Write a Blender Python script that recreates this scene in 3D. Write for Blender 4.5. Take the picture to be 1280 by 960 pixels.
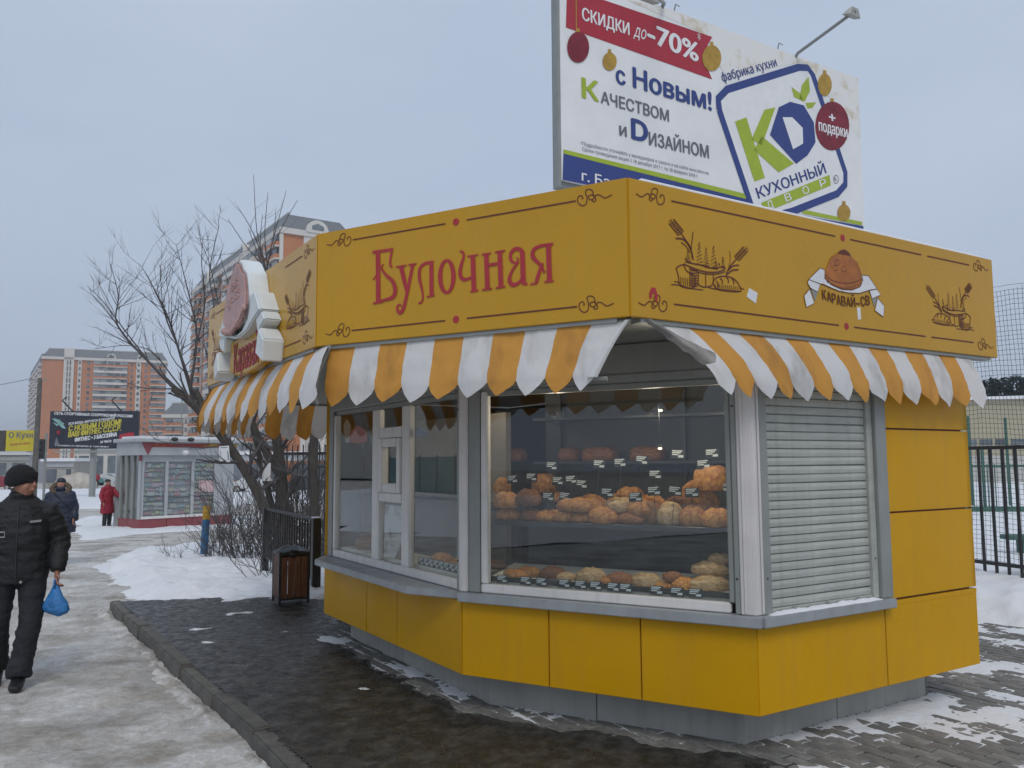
import bpy, bmesh, math, random
import numpy as np
from mathutils import Vector, Matrix, noise, Quaternion
random.seed(7)
R = math.radians
scene = bpy.context.scene
for o in list(bpy.data.objects):
    bpy.data.objects.remove(o)
COL = scene.collection

# ---------------------------------------------------------------- camera, sky, sun, exposure
CF, CP, CR, CH = 1037.1, R(5.366), R(-.344), 1.68      # focal length in photo pixels, pitch, roll, eye height
cam = bpy.data.cameras.new('camera')
cam.sensor_width = 36; cam.lens = 36*CF/1280; cam.clip_start = .05; cam.clip_end = 6000
camo = bpy.data.objects.new('camera', cam); COL.objects.link(camo)
camo.matrix_world = Matrix.Translation((0, 0, CH)) @ Matrix.Rotation(math.pi/2+CP, 4, 'X') @ Matrix.Rotation(CR, 4, 'Z')
scene.camera = camo
SUN_EL, SUN_AZ = 50, 172          # degrees; azimuth clockwise from +Y (the view direction)
world = bpy.data.worlds.new('World'); scene.world = world; world.use_nodes = True
wn = world.node_tree.nodes; wl = world.node_tree.links
bg = wn['Background']
sky = wn.new('ShaderNodeTexSky'); sky.sky_type = 'NISHITA'; sky.sun_disc = False
sky.sun_elevation = R(SUN_EL); sky.sun_rotation = R(SUN_AZ)
sky.air_density = 1.0; sky.dust_density = 6.0; sky.ozone_density = 1.5; sky.altitude = 100
wm = wn.new('ShaderNodeMixRGB'); wm.inputs[0].default_value = .93      # thin overcast veil over the clear sky
wm.inputs[2].default_value = (4.95, 5.8, 7.25, 1)
wl.new(sky.outputs[0], wm.inputs[1])
wt = wn.new('ShaderNodeTexCoord'); wp = wn.new('ShaderNodeMapping'); wp.inputs['Scale'].default_value = (1, 1, 3.2); wl.new(wt.outputs['Generated'], wp.inputs[0])
wz = wn.new('ShaderNodeTexNoise'); wz.inputs['Scale'].default_value = 1.3; wz.inputs['Detail'].default_value = 4; wl.new(wp.outputs[0], wz.inputs[0])
wr = wn.new('ShaderNodeValToRGB'); wr.color_ramp.elements[0].position = .3; wr.color_ramp.elements[1].position = .7; wr.color_ramp.elements[0].color = (.90, .92, .95, 1); wr.color_ramp.elements[1].color = (1.10, 1.085, 1.06, 1); wl.new(wz.outputs[0], wr.inputs[0])
wx = wn.new('ShaderNodeMixRGB'); wx.blend_type = 'MULTIPLY'; wx.inputs[0].default_value = 1; wl.new(wm.outputs[0], wx.inputs[1]); wl.new(wr.outputs[0], wx.inputs[2]); wl.new(wx.outputs[0], bg.inputs[0])   # faint uneven cloud
bg.inputs[1].default_value = .1
sun = bpy.data.lights.new('sun', 'SUN'); sun.energy = 1.0; sun.angle = R(25); sun.color = (1, .95, .88)
suno = bpy.data.objects.new('sun', sun); COL.objects.link(suno)
sd = Vector((math.sin(R(SUN_AZ))*math.cos(R(SUN_EL)), math.cos(R(SUN_AZ))*math.cos(R(SUN_EL)), math.sin(R(SUN_EL))))
suno.rotation_euler = (-sd).to_track_quat('-Z', 'Y').to_euler(); suno.location = (0, -5, 30)
scene.view_settings.view_transform = 'Standard'; scene.view_settings.look = 'None'
scene.view_settings.gamma = 1; scene.view_settings.exposure = 0.0
scene.view_settings.use_curve_mapping = False
scene.render.engine = 'CYCLES'

# ---------------------------------------------------------------- geometry helpers
def ray(u, v):
    a = u-640; b = v-480
    a2 = a*math.cos(CR)+b*math.sin(CR); b2 = -a*math.sin(CR)+b*math.cos(CR)
    X = a2/CF; up = -b2/CF
    return Vector((X, math.cos(CP)-math.sin(CP)*up, math.sin(CP)+math.cos(CP)*up))
EYE = Vector((0, 0, CH))
def gp(u, v, z=0.):                      # photo direction -> point at height z
    r = ray(u, v); return EYE+r*((z-CH)/r.z)
def aty(u, v, y):                        # photo direction -> point at depth y
    r = ray(u, v); return EYE+r*(y/r.y)
def sstep(a, b, x):
    t = min(1, max(0, (x-a)/(b-a))); return t*t*(3-2*t)
def terrain(y):                          # the street falls gently away from the kiosk
    pts = [(-50, -.09), (8, -.09), (29, -.45), (104, -1.0), (400, -1.5), (5000, -2)]
    for (a, za), (b, zb) in zip(pts, pts[1:]):
        if y <= b: return za+(zb-za)*(y-a)/(b-a)
    return -2
def gt(u, v):                            # photo direction -> point on the terrain
    r = ray(u, v); t = 1.
    lo, hi = .5, 3000
    for _ in range(60):
        m = (lo+hi)/2; p = EYE+r*m
        if p.z > terrain(p.y): lo = m
        else: hi = m
    return EYE+r*lo
class Fr:                                # a vertical face: p(s along, d outward, z up)
    def __init__(f, p, q):
        p = Vector(p[:2]); q = Vector(q[:2]); f.o = p; f.L = (q-p).length; f.x = (q-p)/f.L; f.n = Vector((f.x.y, -f.x.x))
    def p(f, s, d, z):
        w = f.o+f.x*s+f.n*d; return Vector((w.x, w.y, z))
    def px(f, u, v, d=0):
        r = ray(u, v); o = f.o+f.n*d; r2 = Vector((r.x, r.y)); w = EYE+r*((o@f.n)/(r2@f.n)) if False else EYE+r*((o.dot(f.n))/(r2.dot(f.n)))
        return ((Vector((w.x, w.y))-o).dot(f.x), w.z)
    def rot(f): return math.atan2(f.x.y, f.x.x)
class MB:
    def __init__(m): m.v = []; m.f = []; m.uv = None
    def add(m, vs, fs):
        k = len(m.v); m.v += [Vector(q) for q in vs]; m.f += [[i+k for i in f] for f in fs]; return m
    def hexa(m, p):
        return m.add(p, [(0, 3, 2, 1), (4, 5, 6, 7), (0, 1, 5, 4), (1, 2, 6, 5), (2, 3, 7, 6), (3, 0, 4, 7)])
    def box(m, a, b):
        x0, y0, z0 = a; x1, y1, z1 = b
        return m.hexa([(x0, y0, z0), (x1, y0, z0), (x1, y1, z0), (x0, y1, z0), (x0, y0, z1), (x1, y0, z1), (x1, y1, z1), (x0, y1, z1)])
    def fbox(m, F, s0, s1, d0, d1, z0, z1):      # d1 outer
        return m.hexa([F.p(s0, d1, z0), F.p(s1, d1, z0), F.p(s1, d0, z0), F.p(s0, d0, z0), F.p(s0, d1, z1), F.p(s1, d1, z1), F.p(s1, d0, z1), F.p(s0, d0, z1)])
    def plate(m, F, pts, d0, d1):                # outline (s,z) extruded from d0 to d1 (outer)
        n = len(pts); ar = sum(pts[i][0]*pts[(i+1) % n][1]-pts[(i+1) % n][0]*pts[i][1] for i in range(n))
        if ar < 0: pts = pts[::-1]
        vs = [F.p(s, d1, z) for s, z in pts]+[F.p(s, d0, z) for s, z in pts]
        fs = [list(range(n)), list(range(2*n-1, n-1, -1))]+[[i, i+n, (i+1) % n+n, (i+1) % n] for i in range(n)]
        return m.add(vs, fs)
    def flat(m, F, pts, d):
        n = len(pts); ar = sum(pts[i][0]*pts[(i+1) % n][1]-pts[(i+1) % n][0]*pts[i][1] for i in range(n))
        if ar < 0: pts = pts[::-1]
        return m.add([F.p(s, d, z) for s, z in pts], [list(range(n))])
    def prism(m, pts, z0, z1):                   # plan outline extruded up
        n = len(pts); ar = sum(pts[i][0]*pts[(i+1) % n][1]-pts[(i+1) % n][0]*pts[i][1] for i in range(n))
        if ar < 0: pts = pts[::-1]
        vs = [(q[0], q[1], z0) for q in pts]+[(q[0], q[1], z1) for q in pts]
        return m.add(vs, [list(range(n-1, -1, -1)), list(range(n, 2*n))]+[[i, (i+1) % n, (i+1) % n+n, i+n] for i in range(n)])
    def tube(m, pts, rad, n=6, cap=True):
        pts = [Vector(p) for p in pts]
        if not isinstance(rad, (list, tuple)): rad = [rad]*len(pts)
        return m.loft(pts, [(r, r) for r in rad], n, cap=cap)
    def loft(m, pts, rad, n=14, hint=None, cap=True, sq=1.0):   # elliptical rings (rx along hint, ry across)
        pts = [Vector(p) for p in pts]; N = len(pts); vs = []; fs = []
        hx = None
        for i in range(N):
            t = (pts[min(i+1, N-1)]-pts[max(i-1, 0)])
            t = t.normalized() if t.length > 1e-9 else Vector((0, 0, 1))
            if hint is not None: h = Vector(hint)
            elif hx is None: h = Vector((1, 0, 0)) if abs(t.x) < .8 else Vector((0, 1, 0))
            else: h = hx
            hx = (h-t*h.dot(t)).normalized(); hy = t.cross(hx)
            rx, ry = rad[i]
            for k in range(n):
                a = 2*math.pi*k/n; c, s = math.cos(a), math.sin(a)
                if sq != 1: c = math.copysign(abs(c)**sq, c); s = math.copysign(abs(s)**sq, s)
                vs.append(pts[i]+hx*(rx*c)+hy*(ry*s))
        for i in range(N-1):
            for k in range(n):
                a = i*n+k; b = i*n+(k+1) % n; fs.append((a, b, b+n, a+n))
        if cap: fs.append(list(range(n-1, -1, -1))); fs.append([(N-1)*n+k for k in range(n)])
        return m.add(vs, fs)
    def ball(m, c, r, nu=14, nv=9):
        c = Vector(c); rx, ry, rz = r if isinstance(r, (tuple, list)) else (r, r, r)
        vs = [c+Vector((0, 0, -rz))]; fs = []
        for j in range(1, nv):
            ph = -math.pi/2+math.pi*j/nv
            for i in range(nu):
                a = 2*math.pi*i/nu; vs.append(c+Vector((rx*math.cos(ph)*math.cos(a), ry*math.cos(ph)*math.sin(a), rz*math.sin(ph))))
        vs.append(c+Vector((0, 0, rz))); T = len(vs)-1
        for i in range(nu):
            fs.append((0, 1+(i+1) % nu, 1+i)); fs.append((T, T-nu+i, T-nu+(i+1) % nu))
        for j in range(nv-2):
            for i in range(nu):
                a = 1+j*nu+i; b = 1+j*nu+(i+1) % nu; fs.append((a, b, b+nu, a+nu))
        return m.add(vs, fs)
    def ribbon(m, F, pts, w, d):                 # flat painted stroke on a face; pts (s,z)
        P = [Vector(p) for p in pts]; n = len(P)
        W = w if isinstance(w, (list, tuple)) else [w]*n
        Ls = []; Rs = []
        for i in range(n):
            t = (P[min(i+1, n-1)]-P[max(i-1, 0)])
            t = t.normalized() if t.length > 1e-9 else Vector((1, 0))
            q = Vector((-t.y, t.x))*(W[i]/2); Ls.append(P[i]+q); Rs.append(P[i]-q)
        vs = [F.p(q.x, d, q.y) for q in Rs]+[F.p(q.x, d, q.y) for q in Ls]
        return m.add(vs, [(i, i+1, n+i+1, n+i) for i in range(n-1)])
OFF = {}
def mesh_of(name, mb, bevel=0, smooth=None, off=None, seg=1):
    me = bpy.data.meshes.new(name)
    off = off or Vector((0, 0, 0))
    me.from_pydata([q-off for q in mb.v], [], mb.f)
    if bevel:
        bm = bmesh.new(); bm.from_mesh(me)
        bmesh.ops.remove_doubles(bm, verts=bm.verts, dist=1e-5)
        ed = [e for e in bm.edges if len(e.link_faces) == 2 and e.calc_face_angle(0) > .4]
        try: bmesh.ops.bevel(bm, geom=ed, offset=bevel, segments=seg, affect='EDGES', clamp_overlap=True)
        except Exception: pass
        bm.to_mesh(me); bm.free()
    if smooth is not None:
        me.polygons.foreach_set('use_smooth', [True]*len(me.polygons))
        if smooth < 179: me.set_sharp_from_angle(angle=R(smooth))
    me.update(); return me
def link(o, parent=None):
    COL.objects.link(o)
    if parent: o.parent = parent; OFF[o.name] = OFF.get(parent.name, Vector((0, 0, 0)))
    return o
def tag(o, label=None, cat=None, group=None, kind=None):
    if label: o['label'] = label
    if cat: o['category'] = cat
    if group: o['group'] = group
    if kind: o['kind'] = kind
    return o
def thing(name, loc, label, cat, group=None):
    o = bpy.data.objects.new(name, None); o.location = loc; o.empty_display_size = .1; COL.objects.link(o)
    OFF[o.name] = Vector(loc); return tag(o, label, cat, group)
def part(name, mb, mat, parent=None, bevel=0, smooth=None, kind=None, seg=1):
    off = OFF.get(parent.name) if parent else None
    me = mesh_of(name, mb, bevel, smooth, off, seg); me.materials.append(mat)
    o = bpy.data.objects.new(name, me); link(o, parent)
    if kind: o['kind'] = kind
    return o
def single(name, mb, mat, label, cat, group=None, bevel=0, smooth=None, kind=None, loc=None):
    # one-mesh thing, origin at its base
    if loc is None:
        xs = [q.x for q in mb.v]; ys = [q.y for q in mb.v]; zs = [q.z for q in mb.v]
        loc = Vector(((min(xs)+max(xs))/2, (min(ys)+max(ys))/2, min(zs)))
    me = mesh_of(name, mb, bevel, smooth, Vector(loc)); me.materials.append(mat)
    o = bpy.data.objects.new(name, me); o.location = loc; COL.objects.link(o); OFF[o.name] = Vector(loc)
    return tag(o, label, cat, group, kind)
def inst(name, me, M, parent):                   # alike piece sharing mesh data; M in world space
    o = bpy.data.objects.new(name, me); COL.objects.link(o); o.parent = parent
    o.matrix_basis = Matrix.Translation(-OFF.get(parent.name, Vector((0, 0, 0)))) @ M if parent else M
    OFF[o.name] = Vector((0, 0, 0)); return o
def fmat(F, s, d, z):                            # local x along, -y outward, z up
    M = Matrix.Identity(4); M.col[0][:3] = (F.x.x, F.x.y, 0); M.col[1][:3] = (-F.n.x, -F.n.y, 0); M.col[3][:3] = F.p(s, d, z)
    return M

# ---------------------------------------------------------------- materials
def mk(name, col, rough=.6, var=.12, scale=6, bump=0, bscale=40, metal=0, spec=.5, col2=None, m2=(.45, .6), obj_rand=0, stretch=None, coat=0, rvar=0, detail=5):
    m = bpy.data.materials.new(name); m.use_nodes = True; nt = m.node_tree; N = nt.nodes; L = nt.links
    b = N['Principled BSDF']; b.inputs['Roughness'].default_value = rough; b.inputs['Metallic'].default_value = metal
    b.inputs['Specular IOR Level'].default_value = spec; b.inputs['Coat Weight'].default_value = coat; b.inputs['Coat Roughness'].default_value = .15
    tc = N.new('ShaderNodeTexCoord'); mp = N.new('ShaderNodeMapping'); L.new(tc.outputs['Object'], mp.inputs[0])
    if stretch: mp.inputs['Scale'].default_value = stretch
    nz = N.new('ShaderNodeTexNoise'); nz.inputs['Scale'].default_value = scale; nz.inputs['Detail'].default_value = detail; nz.inputs['Roughness'].default_value = .6
    L.new(mp.outputs[0], nz.inputs[0])
    rp = N.new('ShaderNodeValToRGB'); L.new(nz.outputs[0], rp.inputs[0])
    if col2 is None:
        lo = tuple(c*(1-var) for c in col); hi = tuple(min(1, c*(1+var)) for c in col)
        rp.color_ramp.elements[0].position = .3; rp.color_ramp.elements[1].position = .7
    else: lo, hi = col, col2; rp.color_ramp.elements[0].position, rp.color_ramp.elements[1].position = m2
    rp.color_ramp.elements[0].color = (*lo, 1); rp.color_ramp.elements[1].color = (*hi, 1)
    out = rp.outputs[0]
    if obj_rand:
        oi = N.new('ShaderNodeObjectInfo'); hs = N.new('ShaderNodeHueSaturation'); mr = N.new('ShaderNodeMapRange')
        mr.inputs[3].default_value = 1-obj_rand; mr.inputs[4].default_value = 1+obj_rand
        L.new(oi.outputs['Random'], mr.inputs[0]); L.new(mr.outputs[0], hs.inputs['Value']); L.new(out, hs.inputs['Color']); out = hs.outputs[0]
    L.new(out, b.inputs['Base Color'])
    if rvar:
        mr2 = N.new('ShaderNodeMapRange'); mr2.inputs[1].default_value = .35; mr2.inputs[2].default_value = .65
        mr2.inputs[3].default_value = max(.03, rough-rvar); mr2.inputs[4].default_value = min(1, rough+rvar)
        n3 = N.new('ShaderNodeTexNoise'); n3.inputs['Scale'].default_value = scale*1.7; n3.inputs['Detail'].default_value = 4; L.new(mp.outputs[0], n3.inputs[0])
        L.new(n3.outputs[0], mr2.inputs[0]); L.new(mr2.outputs[0], b.inputs['Roughness'])
    if bump:
        n2 = N.new('ShaderNodeTexNoise'); n2.inputs['Scale'].default_value = bscale; n2.inputs['Detail'].default_value = 6; n2.inputs['Roughness'].default_value = .65; L.new(mp.outputs[0], n2.inputs[0])
        bp = N.new('ShaderNodeBump'); bp.inputs['Strength'].default_value = bump; bp.inputs['Distance'].default_value = .02
        L.new(n2.outputs[0], bp.inputs['Height']); L.new(bp.outputs[0], b.inputs['Normal'])
    return m
def vcol(name, rough=.6, var=0.):                 # colour read from a face-corner attribute 'Col'
    m = mk(name, (.5, .5, .5), rough); nt = m.node_tree; a = nt.nodes.new('ShaderNodeAttribute'); a.attribute_name = 'Col'
    nt.links.new(a.outputs['Color'], nt.nodes['Principled BSDF'].inputs['Base Color']); return m
def glassy(name, tint=(.92, .95, .95), ior=1.6, rough=.0):
    m = bpy.data.materials.new(name); m.use_nodes = True; N = m.node_tree.nodes; L = m.node_tree.links
    N.remove(N['Principled BSDF']); o = N['Material Output']
    t = N.new('ShaderNodeBsdfTransparent'); t.inputs[0].default_value = (*tint, 1)
    g = N.new('ShaderNodeBsdfGlossy'); g.inputs['Roughness'].default_value = rough
    f0 = ((ior-1)/(ior+1))**2; lw_ = N.new('ShaderNodeLayerWeight'); lw_.inputs[0].default_value = .5
    pw = N.new('ShaderNodeMath'); pw.operation = 'POWER'; pw.inputs[1].default_value = 4.5; L.new(lw_.outputs['Facing'], pw.inputs[0])
    fz = N.new('ShaderNodeMath'); fz.operation = 'MULTIPLY_ADD'; fz.inputs[1].default_value = 1-f0; fz.inputs[2].default_value = f0; L.new(pw.outputs[0], fz.inputs[0])   # same from both sides of the pane
    mx = N.new('ShaderNodeMixShader'); L.new(fz.outputs[0], mx.inputs[0]); L.new(t.outputs[0], mx.inputs[1]); L.new(g.outputs[0], mx.inputs[2]); L.new(mx.outputs[0], o.inputs[0])
    return m
MAT = dict(
    yellow=mk('yellow_panel', (.62, .32, .0005), .38, .06, 1.4, .05, 2.2, rvar=.12, spec=.25),
    header=mk('header_yellow', (.54, .285, .006), .25, .06, 1.2, .04, 1.6, rvar=.07, spec=.45),
    plinth=mk('plinth_metal', (.38, .375, .345), .45, .12, 3, .05, 30, spec=.4, rvar=.1),
    grey=mk('grey_metal', (.27, .285, .27), .42, .08, 4, .02, 20, spec=.4),
    lgrey=mk('shutter_grey', (.41, .43, .39), .5, .12, 4, .05, 12, spec=.35, obj_rand=.05, stretch=(1, 1, 4)),
    sill=mk('sill_grey', (.33, .35, .36), .4, .1, 6, .03, 40, rvar=.1),
    upvc=mk('white_frame', (.72, .70, .67), .4, .06, 5, .01, 30),
    post=mk('pale_post', (.66, .63, .61), .45, .07, 5),
    dark=mk('dark_print', (.13, .03, .013), .6, .1, 20),
    redp=mk('red_print', (.40, .025, .032), .5, .08, 15),
    white=mk('white_paint', (.74, .75, .76), .5, .05, 6),
    crestw=mk('crest_white', (.70, .74, .74), .5, .08, 4, .03, 20),
    crestb=mk('crest_loaf', (.47, .29, .27), .5, .22, 9, .25, 14),
    glass=glassy('window_glass'), glass2=glassy('hatch_glass', (.92, .95, .95), 1.6),
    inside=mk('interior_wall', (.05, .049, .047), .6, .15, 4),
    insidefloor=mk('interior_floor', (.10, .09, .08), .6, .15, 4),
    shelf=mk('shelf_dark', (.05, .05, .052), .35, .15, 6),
    paper=mk('tray_paper', (.74, .70, .60), .7, .08, 8),
    bread=mk('bread_crust', (.36, .11, .018), .40, scale=7, col2=(.74, .36, .09), m2=(.36, .64), bump=.3, bscale=50, obj_rand=.25),
    breadd=mk('bread_dark', (.15, .05, .015), .45, scale=9, col2=(.36, .14, .045), m2=(.36, .64), bump=.35, bscale=60, obj_rand=.25),
    breadp=mk('bread_pale', (.42, .22, .075), .5, scale=6, col2=(.70, .50, .27), m2=(.36, .62), bump=.25, bscale=45, obj_rand=.2),
    card=mk('price_card', (.012, .016, .016), .5, .1, 10),
    cardw=mk('price_print', (.62, .66, .66), .6, .05, 10),
    blk=mk('black_metal', (.025, .026, .027), .45, .15, 8, .03, 30),
    snow=mk('snow', (.76, .77, .785), .65, .06, 2.2, .8, 11, spec=.3),
    roofsnow=mk('roof_snow', (.78, .79, .81), .7, .03, 4, .4, 12, spec=.3),
    conc=mk('kerb_concrete', (.115, .108, .095), .8, .3, 7, .4, 30, obj_rand=.12),
    paver=mk('paver_concrete', (.19, .182, .165), .7, .3, 14, .35, 60, obj_rand=.22, rvar=.15),
    dirt=mk('joint_dirt', (.045, .042, .036), .8, .2, 20, .3, 60),
    wood=mk('bin_wood', (.14, .055, .022), .55, .35, 5, .25, 20, stretch=(6, 6, .7), obj_rand=.15),
    bag=mk('bin_bag', (.012, .013, .014), .35, .2, 10),
    bark=mk('bark', (.060, .052, .044), .85, .35, 14, .7, 40, stretch=(1, 1, .35)),
    twig=mk('twig', (.085, .078, .078), .85, .25, 10),
    kred=mk('newsstand_red', (.27, .065, .075), .5, .1, 3),
    kgrey=mk('newsstand_grey', (.42, .44, .45), .45, .08, 3),
    rubber=mk('rubber', (.02, .02, .02), .7, .1, 10),
)

def weather(m, amt=.16, speck=.25):               # runs, splashes and scuffs on painted sheet
    nt = m.node_tree; N = nt.nodes; L = nt.links; b = N['Principled BSDF']; src = b.inputs['Base Color'].links[0].from_socket
    tc = N.new('ShaderNodeTexCoord'); mp = N.new('ShaderNodeMapping'); mp.inputs['Scale'].default_value = (9, 9, .7); L.new(tc.outputs['Object'], mp.inputs[0])
    a = N.new('ShaderNodeTexNoise'); a.inputs['Scale'].default_value = 1.6; a.inputs['Detail'].default_value = 6; L.new(mp.outputs[0], a.inputs[0])
    r1 = N.new('ShaderNodeValToRGB'); r1.color_ramp.elements[0].position = .5; r1.color_ramp.elements[1].position = .78; r1.color_ramp.elements[0].color = (0, 0, 0, 1); r1.color_ramp.elements[1].color = (amt, amt, amt, 1); L.new(a.outputs[0], r1.inputs[0])
    c = N.new('ShaderNodeTexNoise'); c.inputs['Scale'].default_value = 55; c.inputs['Detail'].default_value = 3; L.new(tc.outputs['Object'], c.inputs[0])
    r2 = N.new('ShaderNodeValToRGB'); r2.color_ramp.elements[0].position = .66; r2.color_ramp.elements[1].position = .74; r2.color_ramp.elements[0].color = (0, 0, 0, 1); r2.color_ramp.elements[1].color = (speck, speck, speck, 1); L.new(c.outputs[0], r2.inputs[0])
    m1 = N.new('ShaderNodeMixRGB'); m1.inputs[2].default_value = (.20, .17, .13, 1); L.new(r1.outputs[0], m1.inputs[0]); L.new(src, m1.inputs[1])
    m2 = N.new('ShaderNodeMixRGB'); m2.inputs[2].default_value = (.33, .29, .22, 1); L.new(r2.outputs[0], m2.inputs[0]); L.new(m1.outputs[0], m2.inputs[1]); L.new(m2.outputs[0], b.inputs['Base Color'])
weather(MAT['yellow'], .09, .12); weather(MAT['header'], .06, .04); weather(MAT['plinth'], .4, .4); weather(MAT['lgrey'], .3, .1); weather(MAT['grey'], .3, .12); weather(MAT['upvc'], .25, .1); weather(MAT['sill'], .3, .2); weather(MAT['post'], .25, .1)
# ================================================================ kiosk plan (used by the ground too)
def dv(az): return Vector((math.sin(R(az)), math.cos(R(az))))
aA, aB, aC = dv(-32), dv(-60.7), dv(58)
P2 = Vector((1.383, 4.827)); P1 = P2+aB*1.99; P0 = P1+aA*2.78; P4 = P2+aC*2.26
H1 = Vector((.6146, 4.245)); H0 = H1+aB*2.155; HA = H0+aA*3.19; H2 = H1+aC*3.53
aB2 = dv(-32+28.7)                                  # mirrored far chamfer
PB = P0+aB2*1.99; PC = PB+aC*2.26
HB2 = HA+aB2*2.155; HC2 = HB2+aC*3.53
BODY = [P2, P1, P0, PB, PC, P4]; HEAD = [H1, H0, HA, HB2, HC2, H2]
def inset(poly, d):
    n = len(poly); out = []
    c = sum(poly, Vector((0, 0)))/n
    for i in range(n):
        a, b, e = poly[i-1], poly[i], poly[(i+1) % n]
        n1 = Vector(((b-a).y, -(b-a).x)).normalized(); n2 = Vector(((e-b).y, -(e-b).x)).normalized()
        if n1.dot(c-(a+b)/2) < 0: n1 = -n1
        if n2.dot(c-(b+e)/2) < 0: n2 = -n2
        k = (n1+n2); out.append(b+k*(d/(1+n1.dot(n2))))
    return out
PLINTH = inset(BODY, .25)
def sdist(poly, x, y):                              # + inside, - outside
    ins = False; dm = 1e9; n = len(poly)
    for i in range(n):
        ax, ay = poly[i][0], poly[i][1]; bx, by = poly[(i+1) % n][0], poly[(i+1) % n][1]
        dx, dy = bx-ax, by-ay; t = ((x-ax)*dx+(y-ay)*dy)/(dx*dx+dy*dy+1e-12); t = 0 if t < 0 else 1 if t > 1 else t
        ex, ey = x-ax-t*dx, y-ay-t*dy; q = ex*ex+ey*ey
        if q < dm: dm = q
        if (ay > y) != (by > y) and x < (bx-ax)*(y-ay)/(by-ay)+ax: ins = not ins
    dm = math.sqrt(dm); return dm if ins else -dm
def fbm(x, y, z=0, o=4, lac=2.1): return noise.fractal((x, y, z), .9, lac, o)   # about -1..1
def hfield(name, xs, ys, func, mat, label, kind='structure', parent=None):
    nx, ny = len(xs), len(ys); vs = []; ok = []
    for y in ys:
        for x in xs:
            z = func(x, y); ok.append(z is not None); vs.append((x, y, z if z is not None else -1))
    fs = []; used = {}; out = []
    def idx(i):
        if i not in used: used[i] = len(out); out.append(vs[i])
        return used[i]
    for j in range(ny-1):
        for i in range(nx-1):
            a = j*nx+i; q = (a, a+1, a+1+nx, a+nx)
            if all(ok[k] for k in q): fs.append([idx(k) for k in q])
    me = bpy.data.meshes.new(name); me.from_pydata(out, [], fs); me.polygons.foreach_set('use_smooth', [True]*len(fs)); me.materials.append(mat)
    o = bpy.data.objects.new(name, me); link(o, parent)
    if parent is None: tag(o, label, None, None, kind)
    elif kind == 'stuff': o['kind'] = 'stuff'
    return o
def frange(a, b, n): return [a+(b-a)*i/(n-1) for i in range(n)]

# ---- ground: trodden, dirty packed snow, one sheet to the horizon
def ground_material():
    m = mk('trodden_snow', (.38, .355, .32), .6, col2=(.75, .745, .73), m2=(.32, .58), scale=1.3, bump=.9, bscale=15, detail=9, rvar=.2)
    nt = m.node_tree; N = nt.nodes; L = nt.links; b = N['Principled BSDF']
    src = b.inputs['Base Color'].links[0].from_socket
    tc = N.new('ShaderNodeTexCoord')
    mp = N.new('ShaderNodeMapping'); mp.inputs['Rotation'].default_value = (0, 0, R(-35)); mp.inputs['Scale'].default_value = (.9, 1.25, 1); L.new(tc.outputs['Object'], mp.inputs[0])
    n = N.new('ShaderNodeTexNoise'); n.inputs['Scale'].default_value = 2.0; n.inputs['Detail'].default_value = 8; n.inputs['Roughness'].default_value = .7; L.new(mp.outputs[0], n.inputs[0])
    rp = N.new('ShaderNodeValToRGB'); rp.color_ramp.elements[0].position = .40; rp.color_ramp.elements[1].position = .62
    rp.color_ramp.elements[0].color = (.58, .54, .48, 1); rp.color_ramp.elements[1].color = (1, 1, 1, 1); L.new(n.outputs[0], rp.inputs[0])
    mx = N.new('ShaderNodeMixRGB'); mx.blend_type = 'MULTIPLY'; mx.inputs[0].default_value = .75; L.new(src, mx.inputs[1]); L.new(rp.outputs[0], mx.inputs[2])
    n4 = N.new('ShaderNodeTexNoise'); n4.inputs['Scale'].default_value = 16; n4.inputs['Detail'].default_value = 10; n4.inputs['Roughness'].default_value = .8; L.new(tc.outputs['Object'], n4.inputs[0])
    r4 = N.new('ShaderNodeValToRGB'); r4.color_ramp.elements[0].position = .36; r4.color_ramp.elements[1].position = .58; r4.color_ramp.elements[0].color = (.62, .58, .52, 1); r4.color_ramp.elements[1].color = (1.0, 1.0, 1.0, 1); L.new(n4.outputs[0], r4.inputs[0])
    m4 = N.new('ShaderNodeMixRGB'); m4.blend_type = 'MULTIPLY'; m4.inputs[0].default_value = .8; L.new(mx.outputs[0], m4.inputs[1]); L.new(r4.outputs[0], m4.inputs[2])
    L.new(m4.outputs[0], b.inputs['Base Color']); return m
MAT['ground'] = ground_material()
gx = [-1500, -900, -400, -200, -100, -60, -35, -22, -16, -12]+frange(-10, 3, 260)+[4, 5, 7, 10, 16, 25, 40, 80, 160, 400, 900, 1500]
gy = [-80, -30, -10, -3, 0]+frange(1.5, 16, 290)+frange(16.4, 40, 40)+[43, 47, 52, 60, 70, 85, 104, 140, 200, 300, 400, 700, 1100, 1600]
def gfun(x, y):
    z = terrain(y)
    if -11 < x < 4 and 0 < y < 40:
        z += .025*fbm(x*1.3, y*1.3, 3)+.020*fbm(x*5, y*5, 9, 3)-.016*sstep(.15, .45, fbm(x*7.5, y*5.5, 19, 2))
    if -2.4 < x+y*.0 and y < 9.9 and x > -5: pass
    return z
hfield('ground', gx, gy, gfun, MAT['ground'], 'packed dirty trodden snow covering the footpath and street')

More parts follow.
